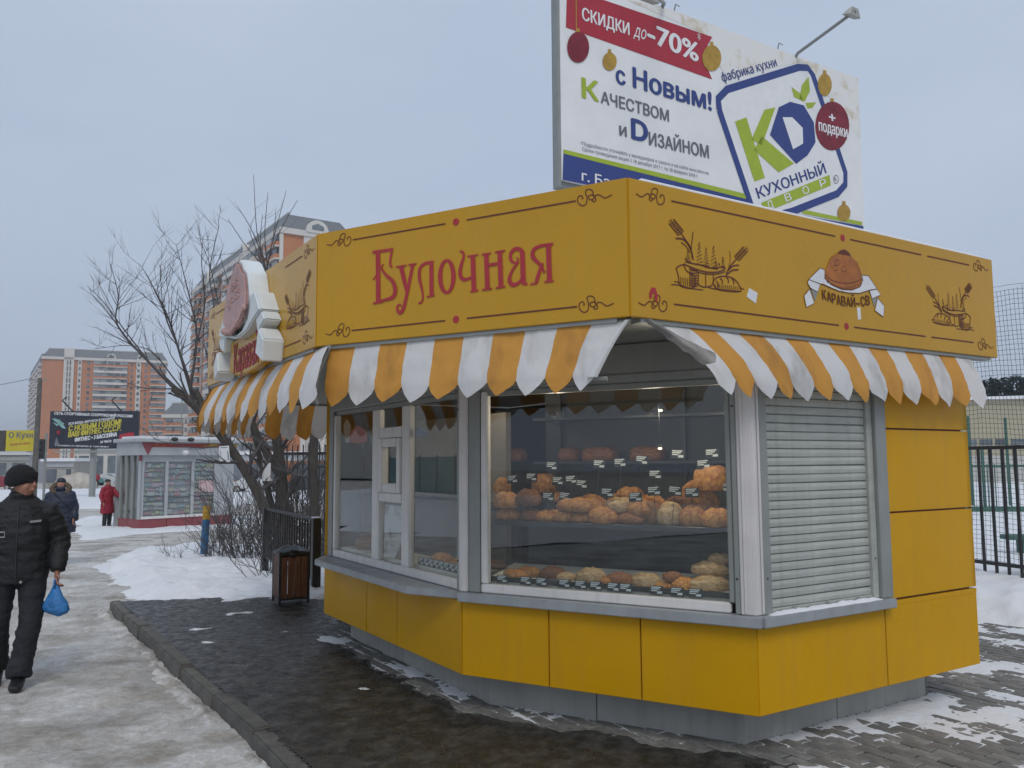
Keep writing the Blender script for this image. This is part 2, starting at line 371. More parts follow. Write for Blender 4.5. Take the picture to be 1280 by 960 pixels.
# ---- apron of concrete pavers round the kiosk, with kerb on its left side
K0 = gp(142, 752, 0); K1 = gp(370, 957, 0); kd = (K1-K0); kd.z = 0; kd.normalize(); KE = K1+kd*3.4
kn = Vector((kd.y, -kd.x, 0))                       # horizontal normal
if kn.x > 0: kn = -kn                               # points left, away from the apron
APRON = [Vector(K0[:2]), Vector(KE[:2]), Vector((3.5, 1.2)), Vector((9, 4.5)), Vector((8.5, 9)), Vector((3.2, 11)), Vector((-2, 10.9))]
slab = single('pavement_bed', MB().prism([tuple(q) for q in APRON], -.35, -.028), MAT['dirt'], 'dark sandy bed under the paving around the bakery kiosk', None, kind='structure')
pave = thing('pavement', (1.5, 5, -.06), 'concrete block paving round the yellow bakery kiosk, patched with ice and snow', None); pave['kind'] = 'structure'
pm = mesh_of('paver', MB().box((-.0950, -.0450, -.06), (.0950, .0450, 0)), bevel=.006)
pm.materials.append(MAT['paver'])
ua = Vector((math.sin(R(-32)), math.cos(R(-32)))); ub = Vector((ua.y, -ua.x))
cand = []
for j in range(-70, 80):
    for i in range(-45, 50):
        a = i*.2+(.1 if j % 2 else 0); b = j*.1
        c = Vector((1.5, 5))+ua*a+ub*b
        if c.y < 2.6 or sdist(APRON, c.x, c.y) < .12 or sdist(PLINTH, c.x, c.y) > .1: continue
        # size it shows in the photo, when it lies in the frame
        dx = c.x/c.y
        vis = abs(dx) < .68 and c.y > 3.9
        cand.append((c.y if vis else 99, c.x, c.y))
def exposure_of(x, y):                              # how far the paving lies bare (right side, strip by the plinth)
    dp = -sdist(PLINTH, x, y)
    right = sstep(1.0, 1.9, x)
    return max(right, 1-sstep(.10, .36, dp+.14*fbm(x*2, y*2, 1)))
bare = sorted([c for c in cand if exposure_of(c[1], c[2]) > .5])
pick = set((x, y) for _, x, y in bare[:300])
rest = MB(); ang = math.atan2(ua.y, ua.x)
for _, x, y in cand:
    M = Matrix.Translation((x, y, random.uniform(-.006, .004))) @ Matrix.Rotation(ang+random.gauss(0, .008), 4, 'Z') @ Matrix.Rotation(random.gauss(0, .012), 4, 'X') @ Matrix.Rotation(random.gauss(0, .008), 4, 'Y')
    if (x, y) in pick: inst('paver', pm, M, pave)
    else:
        c, s = .0950, .0450
        rest.add([M @ Vector(q) for q in ((-c, -s, -.03), (c, -s, -.03), (c, s, -.03), (-c, s, -.03), (-c+.006, -s+.006, 0), (c-.006, -s+.006, 0), (c-.006, s-.006, 0), (-c+.006, s-.006, 0))],
                 [(4, 5, 6, 7), (0, 1, 5, 4), (1, 2, 6, 5), (2, 3, 7, 6), (3, 0, 4, 7)])
part('paver_field', rest, MAT['paver'], pave, kind='stuff')

# frozen mud film over the pavers left of and before the kiosk
MAT['mud'] = mk('icy_mud', (.024, .022, .018), .38, col2=(.085, .08, .068), m2=(.44, .74), scale=7, bump=.45, bscale=30, rvar=.22, detail=9)
weather(MAT['mud'], .0, .55)
def mudf(x, y):
    if sdist(APRON, x, y) < .03: return None
    if sdist(PLINTH, x, y) > .02: return None
    e = exposure_of(x, y)
    h = .012-.03*e+.010*fbm(x*4.5, y*4.5, 5)+.005*fbm(x*17, y*17, 7, 3)
    return max(h, -.02)
hfield('icy_mud_film', frange(-5.2, 3.4, 300), frange(2.4, 11, 300), mudf, MAT['mud'], 'dark wet frozen mud film over the paving left of the kiosk')

# thin crusts of snow left on the paving
CHIPS = [(*gp(u, v)[:2], r) for u, v, r in ((296, 768, .26), (263, 787, .24), (259, 805, .17), (303, 826, .07), (374, 866, .09), (322, 888, .14), (350, 792, .12), (415, 800, .2), (450, 862, .08), (520, 905, .1))]
def crust(x, y):
    if sdist(APRON, x, y) < .3 or sdist(PLINTH, x, y) > .015: return None
    dp = -sdist(PLINTH, x, y)
    right = sstep(1.35, 2.0, x)
    base = -.62+.0*x
    edge = max(0, 1-dp/.30)                         # drift against the plinth
    left = sstep(7.6, 6.6, y)*0
    n = fbm(x*1.5+3, y*1.5, 11, 5)*.9+fbm(x*7, y*7, 12, 3)*.35
    ca, sa = (x-1.5)*ua.x+(y-5)*ua.y, (x-1.5)*ub.x+(y-5)*ub.y
    n += .30*fbm(ca*2.2, sa*9, 15, 3)
    far = sstep(5.2, 8.2, y)*sstep(2.2, 3.5, x)
    v = base+right*(.36+.22*far)+edge*(.50 if x > -1.9 else .1)+n*.62
    if x < 1.0 and dp > .4: v = -.36+n*.5 if fbm(x*.9, y*.9, 30, 2) > .0 else -1
    for cx_, cy_, r_ in CHIPS:
        q_ = math.hypot((x-cx_)*1.0, (y-cy_)*1.6)/r_
        if q_ < 1.6: v = max(v, .55*(1-q_)+.5*fbm(x*6, y*6, 44, 4))
    h = v*.030
    return max(-.02, min(h, .028))+.003*fbm(x*20, y*20, 8, 2)
hfield('snow_crust', frange(-4.4, 7.5, 420), frange(2.9, 10.6, 300), crust, MAT['snow'], 'thin crusts of snow left on the paving and against the plinth', 'stuff')

# kerb stones
kerb = thing('kerb', (*K0[:2], -.1), 'worn concrete kerb between the footpath and the dark paving', None); kerb['kind'] = 'structure'
km = mesh_of('kerb_stone', MB().box((.004, -.05, -.2), (.996, .075, .012)), bevel=.014, seg=2); km.materials.append(MAT['conc'])
ka = math.atan2(kd.y, kd.x); ln = (KE-K0).length
for i in range(int(ln)+1):
    M = Matrix.Translation(Vector((K0.x, K0.y, random.uniform(-.012, .014)))+kd*(i*1.0)+kn*random.uniform(-.012, .012)) @ Matrix.Rotation(ka+random.gauss(0, .012), 4, 'Z') @ Matrix.Rotation(random.gauss(0, .03), 4, 'X') @ Matrix.Rotation(random.gauss(0, .012), 4, 'Y')
    inst('kerb_stone', km, M, kerb)

# ---- deeper snow
RK = [tuple((Vector(K0[:2])+Vector(kd[:2])*a+Vector(kn[:2])*b)) for a, b in ((-.1, .05), (2.5, .05), (5, .05), (9, .05), (9, .10), (6, .14), (4.5, .22), (2.5, .20), (1, .14), (-.1, .2))]
def ridge(x, y):
    d = sdist(RK, x, y)+.10*fbm(x*2.2, y*2.2, 91)+.05*fbm(x*8, y*8, 92, 3)
    if d < -.12: return None
    return -.13+.075*sstep(-.03, .14, d)+.016*fbm(x*5, y*5, 93)*sstep(0, .1, d)
hfield('snow_ridge', frange(-5.8, .3, 230), frange(2.6, 11.2, 300), ridge, mk('kicked_snow', (.40, .37, .33), .75, scale=7, col2=(.64, .62, .59), m2=(.38, .6), bump=.8, bscale=30, spec=.3), 'loose dirty snow kicked up along the kerb')
def T2(u, v): q = gt(u, v); return (q.x, q.y)
FN = [T2(142, 750), T2(112, 725), T2(104, 705), T2(160, 690), T2(290, 684), (-3.0, 19), (.5, 19), (.5, 9.9), (-2.0, 9.8), gp(347, 760)[:2], gp(260, 762)[:2], gp(180, 768)[:2]]
def snow_fn(poly, top, wid, amp, seed, base=None):
    def f(x, y):
        d = sdist(poly, x, y)+.22*fbm(x*1.1, y*1.1, seed)+.045*fbm(x*4.5, y*4.5, seed+1, 3)
        if d < -.25: return None
        b = terrain(y) if base is None else max(terrain(y), base)
        k = sstep(0, wid, d); 
        return b-.06+(.06+top)*k+amp*k*(fbm(x*.9, y*.9, seed+2)+.35*fbm(x*3.6, y*3.6, seed+3, 4)+.14*fbm(x*11, y*11, seed+4, 3))
    return f
hfield('snow_verge', frange(-9.5, .6, 250), frange(9.3, 19.2, 240), snow_fn(FN, .17, .9, .10, 21), MAT['snow'], 'clean lumpy snow verge between the footpath and the railing')
FL_ = [(-9.5, 3), (-15, 20), (-32, 45), (-70, 45), (-70, -15), (-9.5, -15)]
hfield('snow_field', frange(-70, -9, 60), frange(-15, 46, 60), snow_fn(FL_, .1, 1.0, .08, 101), MAT['snow'], 'open snow field across the footpath, left of the picture')
FM = [T2(88, 680), T2(86, 655), T2(86, 645), T2(150, 645), T2(330, 632), T2(400, 630), T2(400, 655), T2(290, 662), T2(180, 668)]
hfield('snow_patch', frange(-17, -2, 120), frange(16, 34, 110), snow_fn(FM, .07, .5, .05, 41), MAT['snow'], 'snow patch around the newsstand beyond the crossing path')
FQ = [T2(-60, 640), T2(-60, 612), T2(85, 612), T2(150, 611), T2(300, 606), T2(420, 606), T2(420, 628), T2(150, 637), T2(84, 637)]
hfield('snow_lawn', frange(-60, -5, 110), frange(26, 100, 90), snow_fn(FQ, .1, 1.2, .08, 61), MAT['snow'], 'white snow-covered lawn in front of the far street')
# right side: bank along the railing and the snowed-in sports ground behind it
RB = [(3.3, 9.6), (4.3, 8.75), (5.2, 8.30), (6.3, 7.9), (9, 6.6), (12, 8), (8, 11.5), (4, 12)]
hfield('snow_bank', frange(3, 9.5, 150), frange(6.5, 12, 130), snow_fn(RB, .25, .9, .09, 81, 0.), MAT['snow'], 'heaped snow bank along the railing right of the kiosk')
hfield('sports_ground', [2]+frange(3, 40, 60)+[60, 90, 140], frange(10.4, 60, 70)+[70, 90, 120], lambda x, y: .06+.03*fbm(x*.5, y*.5, 71)+.2*sstep(10, 14, y)*0 if x > y*.28-.4 or y > 70 else None, MAT['snow'], 'level snow-covered sports ground behind the railing')
# ================================================================ bakery kiosk
ZS, ZT0, ZT1, ZH0, ZH1 = .242, 2.42, 2.42, 2.427, 3.1685
BA = Fr(P0, P1); BB = Fr(P1, P2); BC = Fr(P2, P4)
FA = Fr(HA, H0); FB = Fr(H0, H1); FC = Fr(H1, H2); FB2 = Fr(HB2, HA)
BB2 = Fr(PB, P0); BR = Fr(P4, PC); BL = Fr(PC, PB)
kio = thing('bakery_kiosk', (1.2, 7.0, 0), 'bright yellow polygonal bakery kiosk with striped awnings and red lettering', 'kiosk')
KB = lambda n, mb, m, par=kio, **k: part(n, mb, m, par, **k)
# plinth panels
for i in range(6):
    a, b = PLINTH[i], PLINTH[(i+1) % 6]
    f = Fr(b, a); L = f.L; cuts = [0, L] if L < 1.3 else [0, L*.46, L]
    for c0, c1 in zip(cuts, cuts[1:]):
        KB('plinth_panel', MB().fbox(f, c0+(.004 if c0 else .0), c1-.003, -.03, 0, -.05, ZS-.002), MAT['plinth'], bevel=.002)
KB('floor_slab', MB().prism(inset(BODY, .06), ZS-.001, ZS+.05), MAT['grey'])
# lower yellow panels (seams left open)
def panels(F, cuts, z0, z1, name='yellow_panel'):
    for a, b in zip(cuts, cuts[1:]):
        KB(name, MB().fbox(F, a+.004, b-.004, -.04, 0, z0, z1), MAT['yellow'], bevel=.0025, seg=2)
    KB('seam_backing', MB().fbox(F, .06, F.L-.06, -.07, -.045, z0, z1), MAT['dark'])
panels(BA, [0, 1.077, 1.706, 2.776], ZS, .735)
panels(BB, [0, .665, 1.29, 1.992], ZS, .735)
panels(BC, [0, 1.19, 2.262], ZS, .735)
for F in (BB2, BL, BR): panels(F, [0, F.L/2, F.L], ZS, .735)
# tall yellow panels right of the shutter and on the unseen sides
zc = [.735, .774, 1.333, 1.885, 2.41]
KB('yellow_panel', MB().fbox(BC, 1.254, 2.262, -.04, -.001, .7355, .766), MAT['yellow'])
for a, b in zip(zc[1:], zc[2:]):
    KB('yellow_panel', MB().fbox(BC, 1.254, 2.262, -.04, 0, a+.006, b-.006), MAT['yellow'], bevel=.0025, seg=2)
    KB('panel_joint', MB().fbox(BC, 1.26, 2.2, -.05, -.016, a-.006, a+.006), MAT['dark'])
for F in (BL, BR):
    for a, b in zip(zc[1:], zc[2:]): KB('yellow_panel', MB().fbox(F, 0, F.L, -.04, 0, a+.006, b-.006), MAT['yellow'])
KB('yellow_panel', MB().fbox(BB2, 0, BB2.L, -.04, 0, .745, 2.41), MAT['yellow'])
# interior shell
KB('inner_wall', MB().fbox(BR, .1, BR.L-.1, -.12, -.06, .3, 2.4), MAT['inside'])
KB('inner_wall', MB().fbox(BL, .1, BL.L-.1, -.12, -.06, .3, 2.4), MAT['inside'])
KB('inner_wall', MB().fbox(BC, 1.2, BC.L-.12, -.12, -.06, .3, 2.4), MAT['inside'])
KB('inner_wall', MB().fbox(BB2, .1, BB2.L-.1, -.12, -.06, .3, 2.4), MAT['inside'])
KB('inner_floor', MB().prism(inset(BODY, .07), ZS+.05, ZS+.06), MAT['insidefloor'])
# sills
KB('sill', MB().fbox(BB, .0, 2.03, -.05, .06, .737, .797), MAT['sill'], bevel=.005, seg=2)
KB('sill', MB().fbox(BC, -.0, 1.235, -.05, .062, .7355, .795), MAT['sill'], bevel=.005, seg=2)
t1, t2, t3 = gp(393, 706, .745), gp(507, 742, .745), gp(582, 749, .745)
q0 = BA.p(-.04, -.05, 0); q1 = BA.p(2.79, -.05, 0)
KB('counter_ledge', MB().prism([q0[:2], t1[:2], t2[:2], t3[:2], q1[:2]], .742, .796), MAT['sill'], bevel=.006, seg=2)
# ---- windows
def frame_bar(F, s0, s1, z0, z1, par, d0=-.055, d1=-.005, m='upvc'): return part('frame_bar', MB().fbox(F, s0, s1, d0, d1, z0, z1), MAT[m], par, bevel=.006, seg=2)
# display window on the chamfer
dw = KB('display_window', MB().fbox(BB, .20, 1.84, -.036, -.030, .862, 2.13), MAT['glass'])
frame_bar(BB, .15, 1.845, .80, .858, dw); frame_bar(BB, .15, .203, .861, 2.165, dw); frame_bar(BB, 1.837, 1.872, .861, 2.165, dw, m='grey'); frame_bar(BB, .206, 1.834, 2.133, 2.17, dw, m='grey')
KB('shutter_guide', MB().fbox(BB, .055, .146, -.06, .0, .799, 2.36), MAT['grey'], bevel=.004)
KB('shutter_guide', MB().fbox(BB, 1.874, 1.905, -.06, .004, .799, 2.36), MAT['grey'], bevel=.004)
KB('shutter_box', MB().fbox(BB, .148, 1.872, -.10, .012, 2.172, 2.419), MAT['grey'], bevel=.008)
KB('shutter_box_rail', MB().fbox(BB, .148, 1.872, .0125, .03, 2.175, 2.225), MAT['grey'], bevel=.004)
# service window
sw = KB('service_window', MB().fbox(BA, .255, 1.155, -.036, -.030, .862, 2.125), MAT['glass2'])
KB('window_pane', MB().fbox(BA, 1.90, 2.70, -.036, -.030, .862, 2.125), MAT['glass2'], sw)
KB('window_pane', MB().fbox(BA, 1.30, 1.765, -.036, -.030, 1.972, 2.125), MAT['glass2'], sw)
KB('window_pane', MB().fbox(BA, 1.30, 1.765, -.036, -.030, .862, 1.36), MAT['glass2'], sw)
frame_bar(BA, .20, 2.72, .80, .866, sw); frame_bar(BA, .20, .258, .868, 2.13, sw); frame_bar(BA, 1.152, 1.302, .868, 2.13, sw); frame_bar(BA, 1.762, 1.902, .868, 2.13, sw)
frame_bar(BA, 1.304, 1.760, 1.885, 1.972, sw); frame_bar(BA, 1.304, 1.760, 1.358, 1.43, sw)
frame_bar(BA, .26, 2.72, 2.132, 2.17, sw, m='grey')
ht = KB('hatch', MB().fbox(BA, 1.39, 1.70, -.03, -.024, 1.50, 1.82), MAT['glass2'], sw)
frame_bar(BA, 1.32, 1.40, 1.435, 1.88, ht, -.05, .012); frame_bar(BA, 1.69, 1.757, 1.435, 1.88, ht, -.05, .012); frame_bar(BA, 1.402, 1.688, 1.435, 1.51, ht, -.05, .012); frame_bar(BA, 1.402, 1.688, 1.81, 1.88, ht, -.05, .012)
KB('shutter_guide', MB().fbox(BA, .09, .197, -.06, .004, .797, 2.30), MAT['grey'], bevel=.004)
KB('shutter_guide', MB().fbox(BA, 2.712, 2.75, -.06, .004, .797, 2.36), MAT['grey'], bevel=.004)
KB('shutter_box', MB().fbox(BA, .198, 2.71, -.10, .02, 2.172, 2.419), MAT['grey'], bevel=.008)
# corner posts
def cpost(F1, e1, F2, e2, z0, z1):
    pts = [F1.p(e1, .012, 0), F1.p(F1.L+.012, .012, 0), F2.p(e2, .012, 0), F2.p(e2, -.09, 0), F1.p(e1, -.09, 0)]
    pts[1] = (F1.p(F1.L, .012, 0)+F2.p(0, .012, 0))/2
    KB('corner_post', MB().prism([q[:2] for q in pts], z0, z1), MAT['post'], bevel=.006, seg=2)
    for F, a, b in ((F1, e1+.01, F1.L-.03), (F2, .03, e2-.01)):
        if b-a > .02: KB('post_rib', MB().fbox(F, (a+b)/2-.008, (a+b)/2+.008, .0125, .021, z0+.01, z1-.01), MAT['post'], bevel=.003)
cpost(BA, 2.753, BB, .053, .799, 2.41); cpost(BB, 1.907, BC, .066, .799, 2.41)
# roller shutter on the right face
rs = KB('roller_shutter', MB().fbox(BC, .13, 1.09, -.09, -.035, .80, 2.3), MAT['grey'])
sm = mesh_of('slat', MB().add([(0, -.0, .001), (.945, 0, .001), (.945, -.008, .006), (0, -.008, .006), (.945, -.011, .028), (0, -.011, .028), (.945, -.007, .0475), (0, -.007, .0475), (.945, 0, .0500), (0, 0, .0500)],
     [(0, 1, 2, 3), (3, 2, 4, 5), (5, 4, 6, 7), (7, 6, 8, 9), (0, 3, 5, 7, 9), (1, 8, 6, 4, 2)])); sm.materials.append(MAT['lgrey'])
for i in range(29): inst('slat', sm, fmat(BC, .138, -.028, .822+i*.0515) @ Matrix.Rotation(random.gauss(0, .0012), 4, 'Y'), rs)
KB('bottom_bar', MB().fbox(BC, .138, 1.083, -.03, -.006, .798, .822), MAT['lgrey'], rs, bevel=.003)
for s in (.32, .63, .93): KB('stop_knob', MB().ball(BC.p(s, .006, .812), .013, 8, 6), MAT['grey'], rs, smooth=180)
KB('shutter_guide', MB().fbox(BC, .068, .137, -.06, .004, .796, 2.36), MAT['grey'], bevel=.004)
KB('shutter_guide', MB().fbox(BC, 1.085, 1.14, -.06, .003, .796, 2.36), MAT['lgrey'], bevel=.004)
KB('side_jamb', MB().fbox(BC, 1.142, 1.252, -.06, .03, .7955, 2.41), MAT['grey'], bevel=.006)
for s, z in ((.1, 2.13), (.1, 1.0), (1.112, 2.13), (1.112, 1.05)): KB('screw', MB().ball(BC.p(s, .004, z), .006, 6, 4), MAT['blk'])
for s, z in ((1.889, 2.0), (1.889, 1.0), (1.0, 2.30)): KB('screw', MB().ball(BB.p(s, .006, z), .007, 6, 4), MAT['blk'])
for s, z in ((2.73, 2.05), (2.73, 1.0)): KB('screw', MB().ball(BA.p(s, .006, z), .007, 6, 4), MAT['blk'])
# snow lying on the right sill
m = MB(); n = 40; vs = []
for i in range(n):
    s = .09+(1.14-.09)*i/(n-1); e = min(1, i/3, (n-1-i)/3); h = (.012+.012*abs(fbm(s*6, 2.3))+.008*fbm(s*22, 1))*e
    vs += [BC.p(s, .0045, .795+h), BC.p(s, .030+.012*fbm(s*9, 4), .795+h*.85), BC.p(s, .045+.012*fbm(s*9, 7), .7945)]
m.add(vs, [(3*i+k+1, 3*i+k, 3*i+3+k, 3*i+4+k) for i in range(n-1) for k in (0, 1)]); KB('sill_snow', m, MAT['roofsnow'], smooth=180)
# ---- soffit and roof
KB('soffit', MB().prism(inset(HEAD, .045), 2.421, 2.46), MAT['grey'])
KB('roof', MB().prism(inset(HEAD, .07), 2.95, 3.0), MAT['grey'])
KB('roof_snow', MB().prism(inset(HEAD, .09), 3.0, 3.08), MAT['roofsnow'], bevel=.03)
KB('roof_trim', MB().fbox(FC, .16, 3.50, -.20, -.075, 3.05, 3.218), MAT['roofsnow'], bevel=.01)
KB('roof_trim', MB().fbox(FB, 1.55, 2.10, -.20, -.08, 3.05, 3.175), MAT['roofsnow'], bevel=.01)
# ---- header boards
hb = []
for F, (c0, c1) in ((FA, (.002, -.002)), (FB, (.004, -.004)), (FC, (.004, -.002)), (FB2, (0, 0))):
    hb.append(KB('header_board', MB().fbox(F, c0, F.L+c1, -.055, 0, ZH0, ZH1), MAT['header'], bevel=.004, seg=2))
for F in (Fr(H2, HC2), Fr(HC2, HB2)): KB('header_board', MB().fbox(F, .06, F.L-.06, -.055, 0, ZH0, ZH1), MAT['header'])
for F in (FA, FB, FC): KB('bottom_rail', MB().fbox(F, .08, F.L-.08, -.09, -.012, ZH0-.022, ZH0-.001), MAT['grey'])
D = .0025
def strokes(F, lists, name, mat, d=D):
    m = MB()
    for pts, w in lists: m.ribbon(F, pts, w, d)
    return KB(name, m, MAT[mat])
def spline(pts, k=6):
    P = [Vector(p) for p in pts]; out = []
    for i in range(len(P)-1):
        a = P[max(0, i-1)]; b = P[i]; c = P[i+1]; d = P[min(len(P)-1, i+2)]
        for j in range(k):
            t = j/k; out.append(.5*((2*b)+(c-a)*t+(2*a-5*b+4*c-d)*t*t+(3*b-a-3*c+d)*t**3))
    out.append(P[-1]); return [(q[0], q[1]) for q in out]
def lw(ws, n):
    if not isinstance(ws, (list, tuple)): return [ws]*n
    return [ws[min(len(ws)-2, int(i/(n-1)*(len(ws)-1)))]*(1-(i/(n-1)*(len(ws)-1)-min(len(ws)-2, int(i/(n-1)*(len(ws)-1)))))+ws[min(len(ws)-2, int(i/(n-1)*(len(ws)-1)))+1]*(i/(n-1)*(len(ws)-1)-min(len(ws)-2, int(i/(n-1)*(len(ws)-1)))) for i in range(n)]
# painted rules with the red dots
def rules(F, s0, sm_, s1, gap, z0, z1, dots=True, cut=None):
    L = []
    for z in (z0, z1):
        segs = [(s0, sm_-gap), (sm_+gap, s1)] if cut is None else [(s0, sm_-gap), (sm_+gap, cut), (cut+.07, s1)]
        for a, b in segs: L.append(([(a, z), (b, z)], .009))
    for q in L: strokes(F, [q], 'painted_rule', 'dark')
    if dots:
        for z in (z0, z1):
            c = [(sm_+.022*math.cos(a*.5236), z+.022*math.sin(a*.5236)) for a in range(12)]
            KB('red_dot', MB().flat(F, c, D), MAT['redp'])
rules(FB, .30, 1.08, 1.855, .075, 2.507, 3.088)
rules(FC, .305, 1.767, 3.213, .075, 2.52, 3.09, True, 2.62)
rules(FA, .30, 1.6, 2.88, .9, 2.507, 3.088, False)
# curl ornament traced once, reused mirrored
cr1 = [(418, 328), (450, 350), (490, 365), (540, 330), (575, 345), (570, 390), (590, 410), (605, 395), (585, 360), (600, 332), (635, 345), (632, 380), (600, 388)]
cr2 = [(590, 345), (600, 285), (635, 268), (665, 295), (652, 360), (662, 430), (700, 455), (738, 420), (735, 360), (705, 340), (690, 365), (702, 376)]
loc = lambda l: [FC.px(740+x/8, 200+y/8) for x, y in l]
CURL = [[((s-.155)*.88, (z-3.098)*.88) for s, z in spline(loc(l), 4)] for l in (cr1, cr2)]
def curl(F, s, z, mx=1, mz=1):
    strokes(F, [([(s+mx*a, z+mz*b) for a, b in l], .0058) for l in CURL], 'curl_ornament', 'dark')
for F, a, b in ((FB, .185, 1.965), (FC, .155, 3.37), (FA, .17, 3.03)):
    curl(F, a, 3.095); curl(F, a, 2.512); curl(F, b, 3.095, -1); curl(F, b, 2.512, -1)
KB('sticker', MB().plate(FC, [(.13, 2.56), (.15, 2.595), (.175, 2.595), (.19, 2.555), (.185, 2.515), (.172, 2.53), (.17, 2.56), (.155, 2.565), (.148, 2.54), (.135, 2.53)], 0, .003), MAT['redp'])
# lettering: brush strokes traced on the board
GL = {
 'be': [([(68, 128), (70, 470)], 33), ([(32, 136), (170, 116)], 17), ([(163, 116), (150, 190), (152, 225), (166, 236)], [13, 15, 13, 6]), ([(108, 214), (92, 238), (120, 285), (165, 328), (184, 385), (170, 432), (120, 452), (66, 462)], [5, 12, 15, 22, 28, 26, 16, 13]), ([(36, 477), (104, 464)], 11), ([(56, 292), (36, 320)], 9)],
 'u': [([(222, 228), (240, 310), (262, 408)], [30, 28, 16]), ([(300, 222), (280, 320), (258, 430), (240, 505), (220, 538), (200, 528), (198, 496), (216, 484), (224, 500)], [22, 22, 22, 24, 22, 18, 14, 9, 6]), ([(190, 234), (258, 224)], 10), ([(272, 221), (326, 212)], 10)],
 'l': [([(440, 199), (380, 212), (348, 246), (345, 310), (362, 385), (368, 440), (356, 470), (338, 474)], [14, 18, 20, 20, 14, 11, 13, 10]), ([(424, 200), (426, 425)], 27), ([(394, 433), (446, 424)], 10)],
 'o': [([(527+44*math.sin(a*math.pi/12), 297-107*math.cos(a*math.pi/12)) for a in range(25)], [16, 24, 30, 24, 16, 24, 30, 24, 16])],
 'ch': [([(612, 132), (632, 134), (640, 165), (622, 225), (616, 282), (640, 318), (690, 304)], [9, 14, 15, 22, 24, 20, 14]), ([(700, 157), (708, 394)], 29), ([(664, 163), (737, 153)], 9), ([(684, 398), (738, 389)], 10)],
 'n': [([(790, 148), (798, 381)], 29), ([(880, 135), (888, 368)], 29), ([(792, 223), (886, 209)], 17), ([(760, 152), (822, 142)], 10), ([(850, 136), (916, 125)], 10), ([(762, 387), (830, 377)], 10), ([(855, 374), (918, 363)], 10)],
 'a': [([(1031, 140), (1036, 300), (1042, 340), (1066, 348)], [28, 30, 26, 8]), ([(1038, 148), (1014, 117), (978, 117), (952, 150), (958, 192), (986, 206), (1004, 186), (992, 170)], [24, 22, 22, 20, 15, 11, 9, 6]), ([(1006, 200), (968, 250), (944, 315), (966, 352), (1008, 338), (1034, 296)], [12, 15, 22, 24, 18, 13])],
 'ya': [([(1204, 92), (1212, 330)], 29), ([(1236, 81), (1148, 95), (1104, 124), (1102, 168), (1136, 206), (1164, 240), (1174, 268), (1186, 262)], [14, 18, 22, 24, 18, 14, 10, 6]), ([(1168, 208), (1146, 260), (1124, 334)], [14, 20, 22]), ([(1084, 349), (1132, 341)], 10), ([(1178, 333), (1240, 326)], 10)],
}
for g, sl in GL.items():
    m = MB()
    for q, (pts, w) in enumerate(sl):
        P = [FB.px(460+x/5.333, 290+y/5.333) for x, y in (spline(pts, 6) if len(pts) > 2 else [(pts[0][0]+(pts[1][0]-pts[0][0])*t/3, pts[0][1]+(pts[1][1]-pts[0][1])*t/3) for t in range(4)])]
        W = [w_*.00108 for w_ in lw(w, len(P))]
        m.ribbon(FB, P, W, .0035+.0004*q)
    KB('letter', m, MAT['redp'])
# wheat and bread drawing, in metres relative to its centre, traced once from the right board
TR = []
def tr(pts, w=.006, sp=True): TR.append(([FC.px(820+x/8, 260+y/8) for x, y in (spline(pts, 4) if sp and len(pts) > 2 else pts)], w))
def ear(x0, y0, x1, y1, n, wd):
    dx, dy = x1-x0, y1-y0; l = math.hypot(dx, dy); ux, uy = dx/l, dy/l; nx, ny = -uy, ux
    for i in range(n):
        t = i/n; bx, by = x0+dx*t, y0+dy*t
        for s in (-1, 1):
            tr([(bx, by), (bx+ux*-6+nx*s*wd*.9, by+uy*-6+ny*s*wd*.9), (bx-ux*26+nx*s*wd*.7, by-uy*26+ny*s*wd*.7)], .006)
    tr([(x0, y0), (x1, y1)], .006); tr([(x0, y0), (x0-ux*45+nx*10, y0-uy*45+ny*10)], .004); tr([(x0, y0), (x0-ux*45-nx*14, y0-uy*45-ny*14)], .004)
ear(165, 150, 262, 272, 7, 38); tr([(262, 272), (320, 360), (350, 425), (372, 520)], .008); tr([(195, 305), (260, 310), (310, 350), (345, 415)], .010); tr([(250, 345), (300, 385), (340, 450)]); tr([(370, 238), (358, 330), (350, 420)], .006); tr([(300, 330), (345, 400), (360, 500)], .008)
ear(880, 425, 790, 525, 6, 36); tr([(790, 525), (735, 590), (700, 660)], .008); tr([(828, 572), (770, 580), (715, 625)], .008); tr([(822, 618), (760, 625), (700, 670)], .009); tr([(735, 430), (740, 520), (722, 610)], .004)
tr([(275, 560), (380, 605), (500, 640), (620, 640), (690, 610)], .008); tr([(290, 500), (330, 545), (440, 570), (560, 600), (680, 585)], .007); tr([(330, 590), (420, 640), (500, 660), (610, 660), (690, 635)], .006)
for x, y0, y1 in ((422, 645, 770), (495, 650, 790), (572, 655, 770)): tr([(x, y0), (x, y1)], .006)
tr([(410, 760), (480, 792), (560, 775)], .007)
def pine(x, y0, y1, w):
    n = 6; P = []
    for i in range(n+1):
        t = i/n; y = y0+(y1-y0)*t; P += [(x-w*t*.9-3, y), (x+w*t*.9+3, y+12)]
    tr(P, .007, False)
pine(432, 345, 560, 40); pine(500, 398, 570, 34); pine(575, 380, 600, 44); pine(668, 488, 590, 24); pine(318, 420, 540, 36)
tr([(200, 600), (240, 575), (275, 572), (305, 630), (380, 680), (392, 770), (345, 803), (240, 775), (222, 680), (200, 600)], .007)
for x in range(245, 390, 22): tr([(x, 690+(x-245)*.15), (x+4, 775+(x-245)*.15)], .005)
for y in range(610, 770, 26): tr([(330, y), (372, y+18), (415, y+12)], .007)
tr([(562, 752), (600, 700), (680, 682), (760, 700), (815, 750), (845, 832), (700, 830), (610, 808), (562, 752)], .007)
for x in range(590, 830, 20): tr([(x, 760+(x-590)*.1), (x+8, 815+(x-590)*.04)], .004)
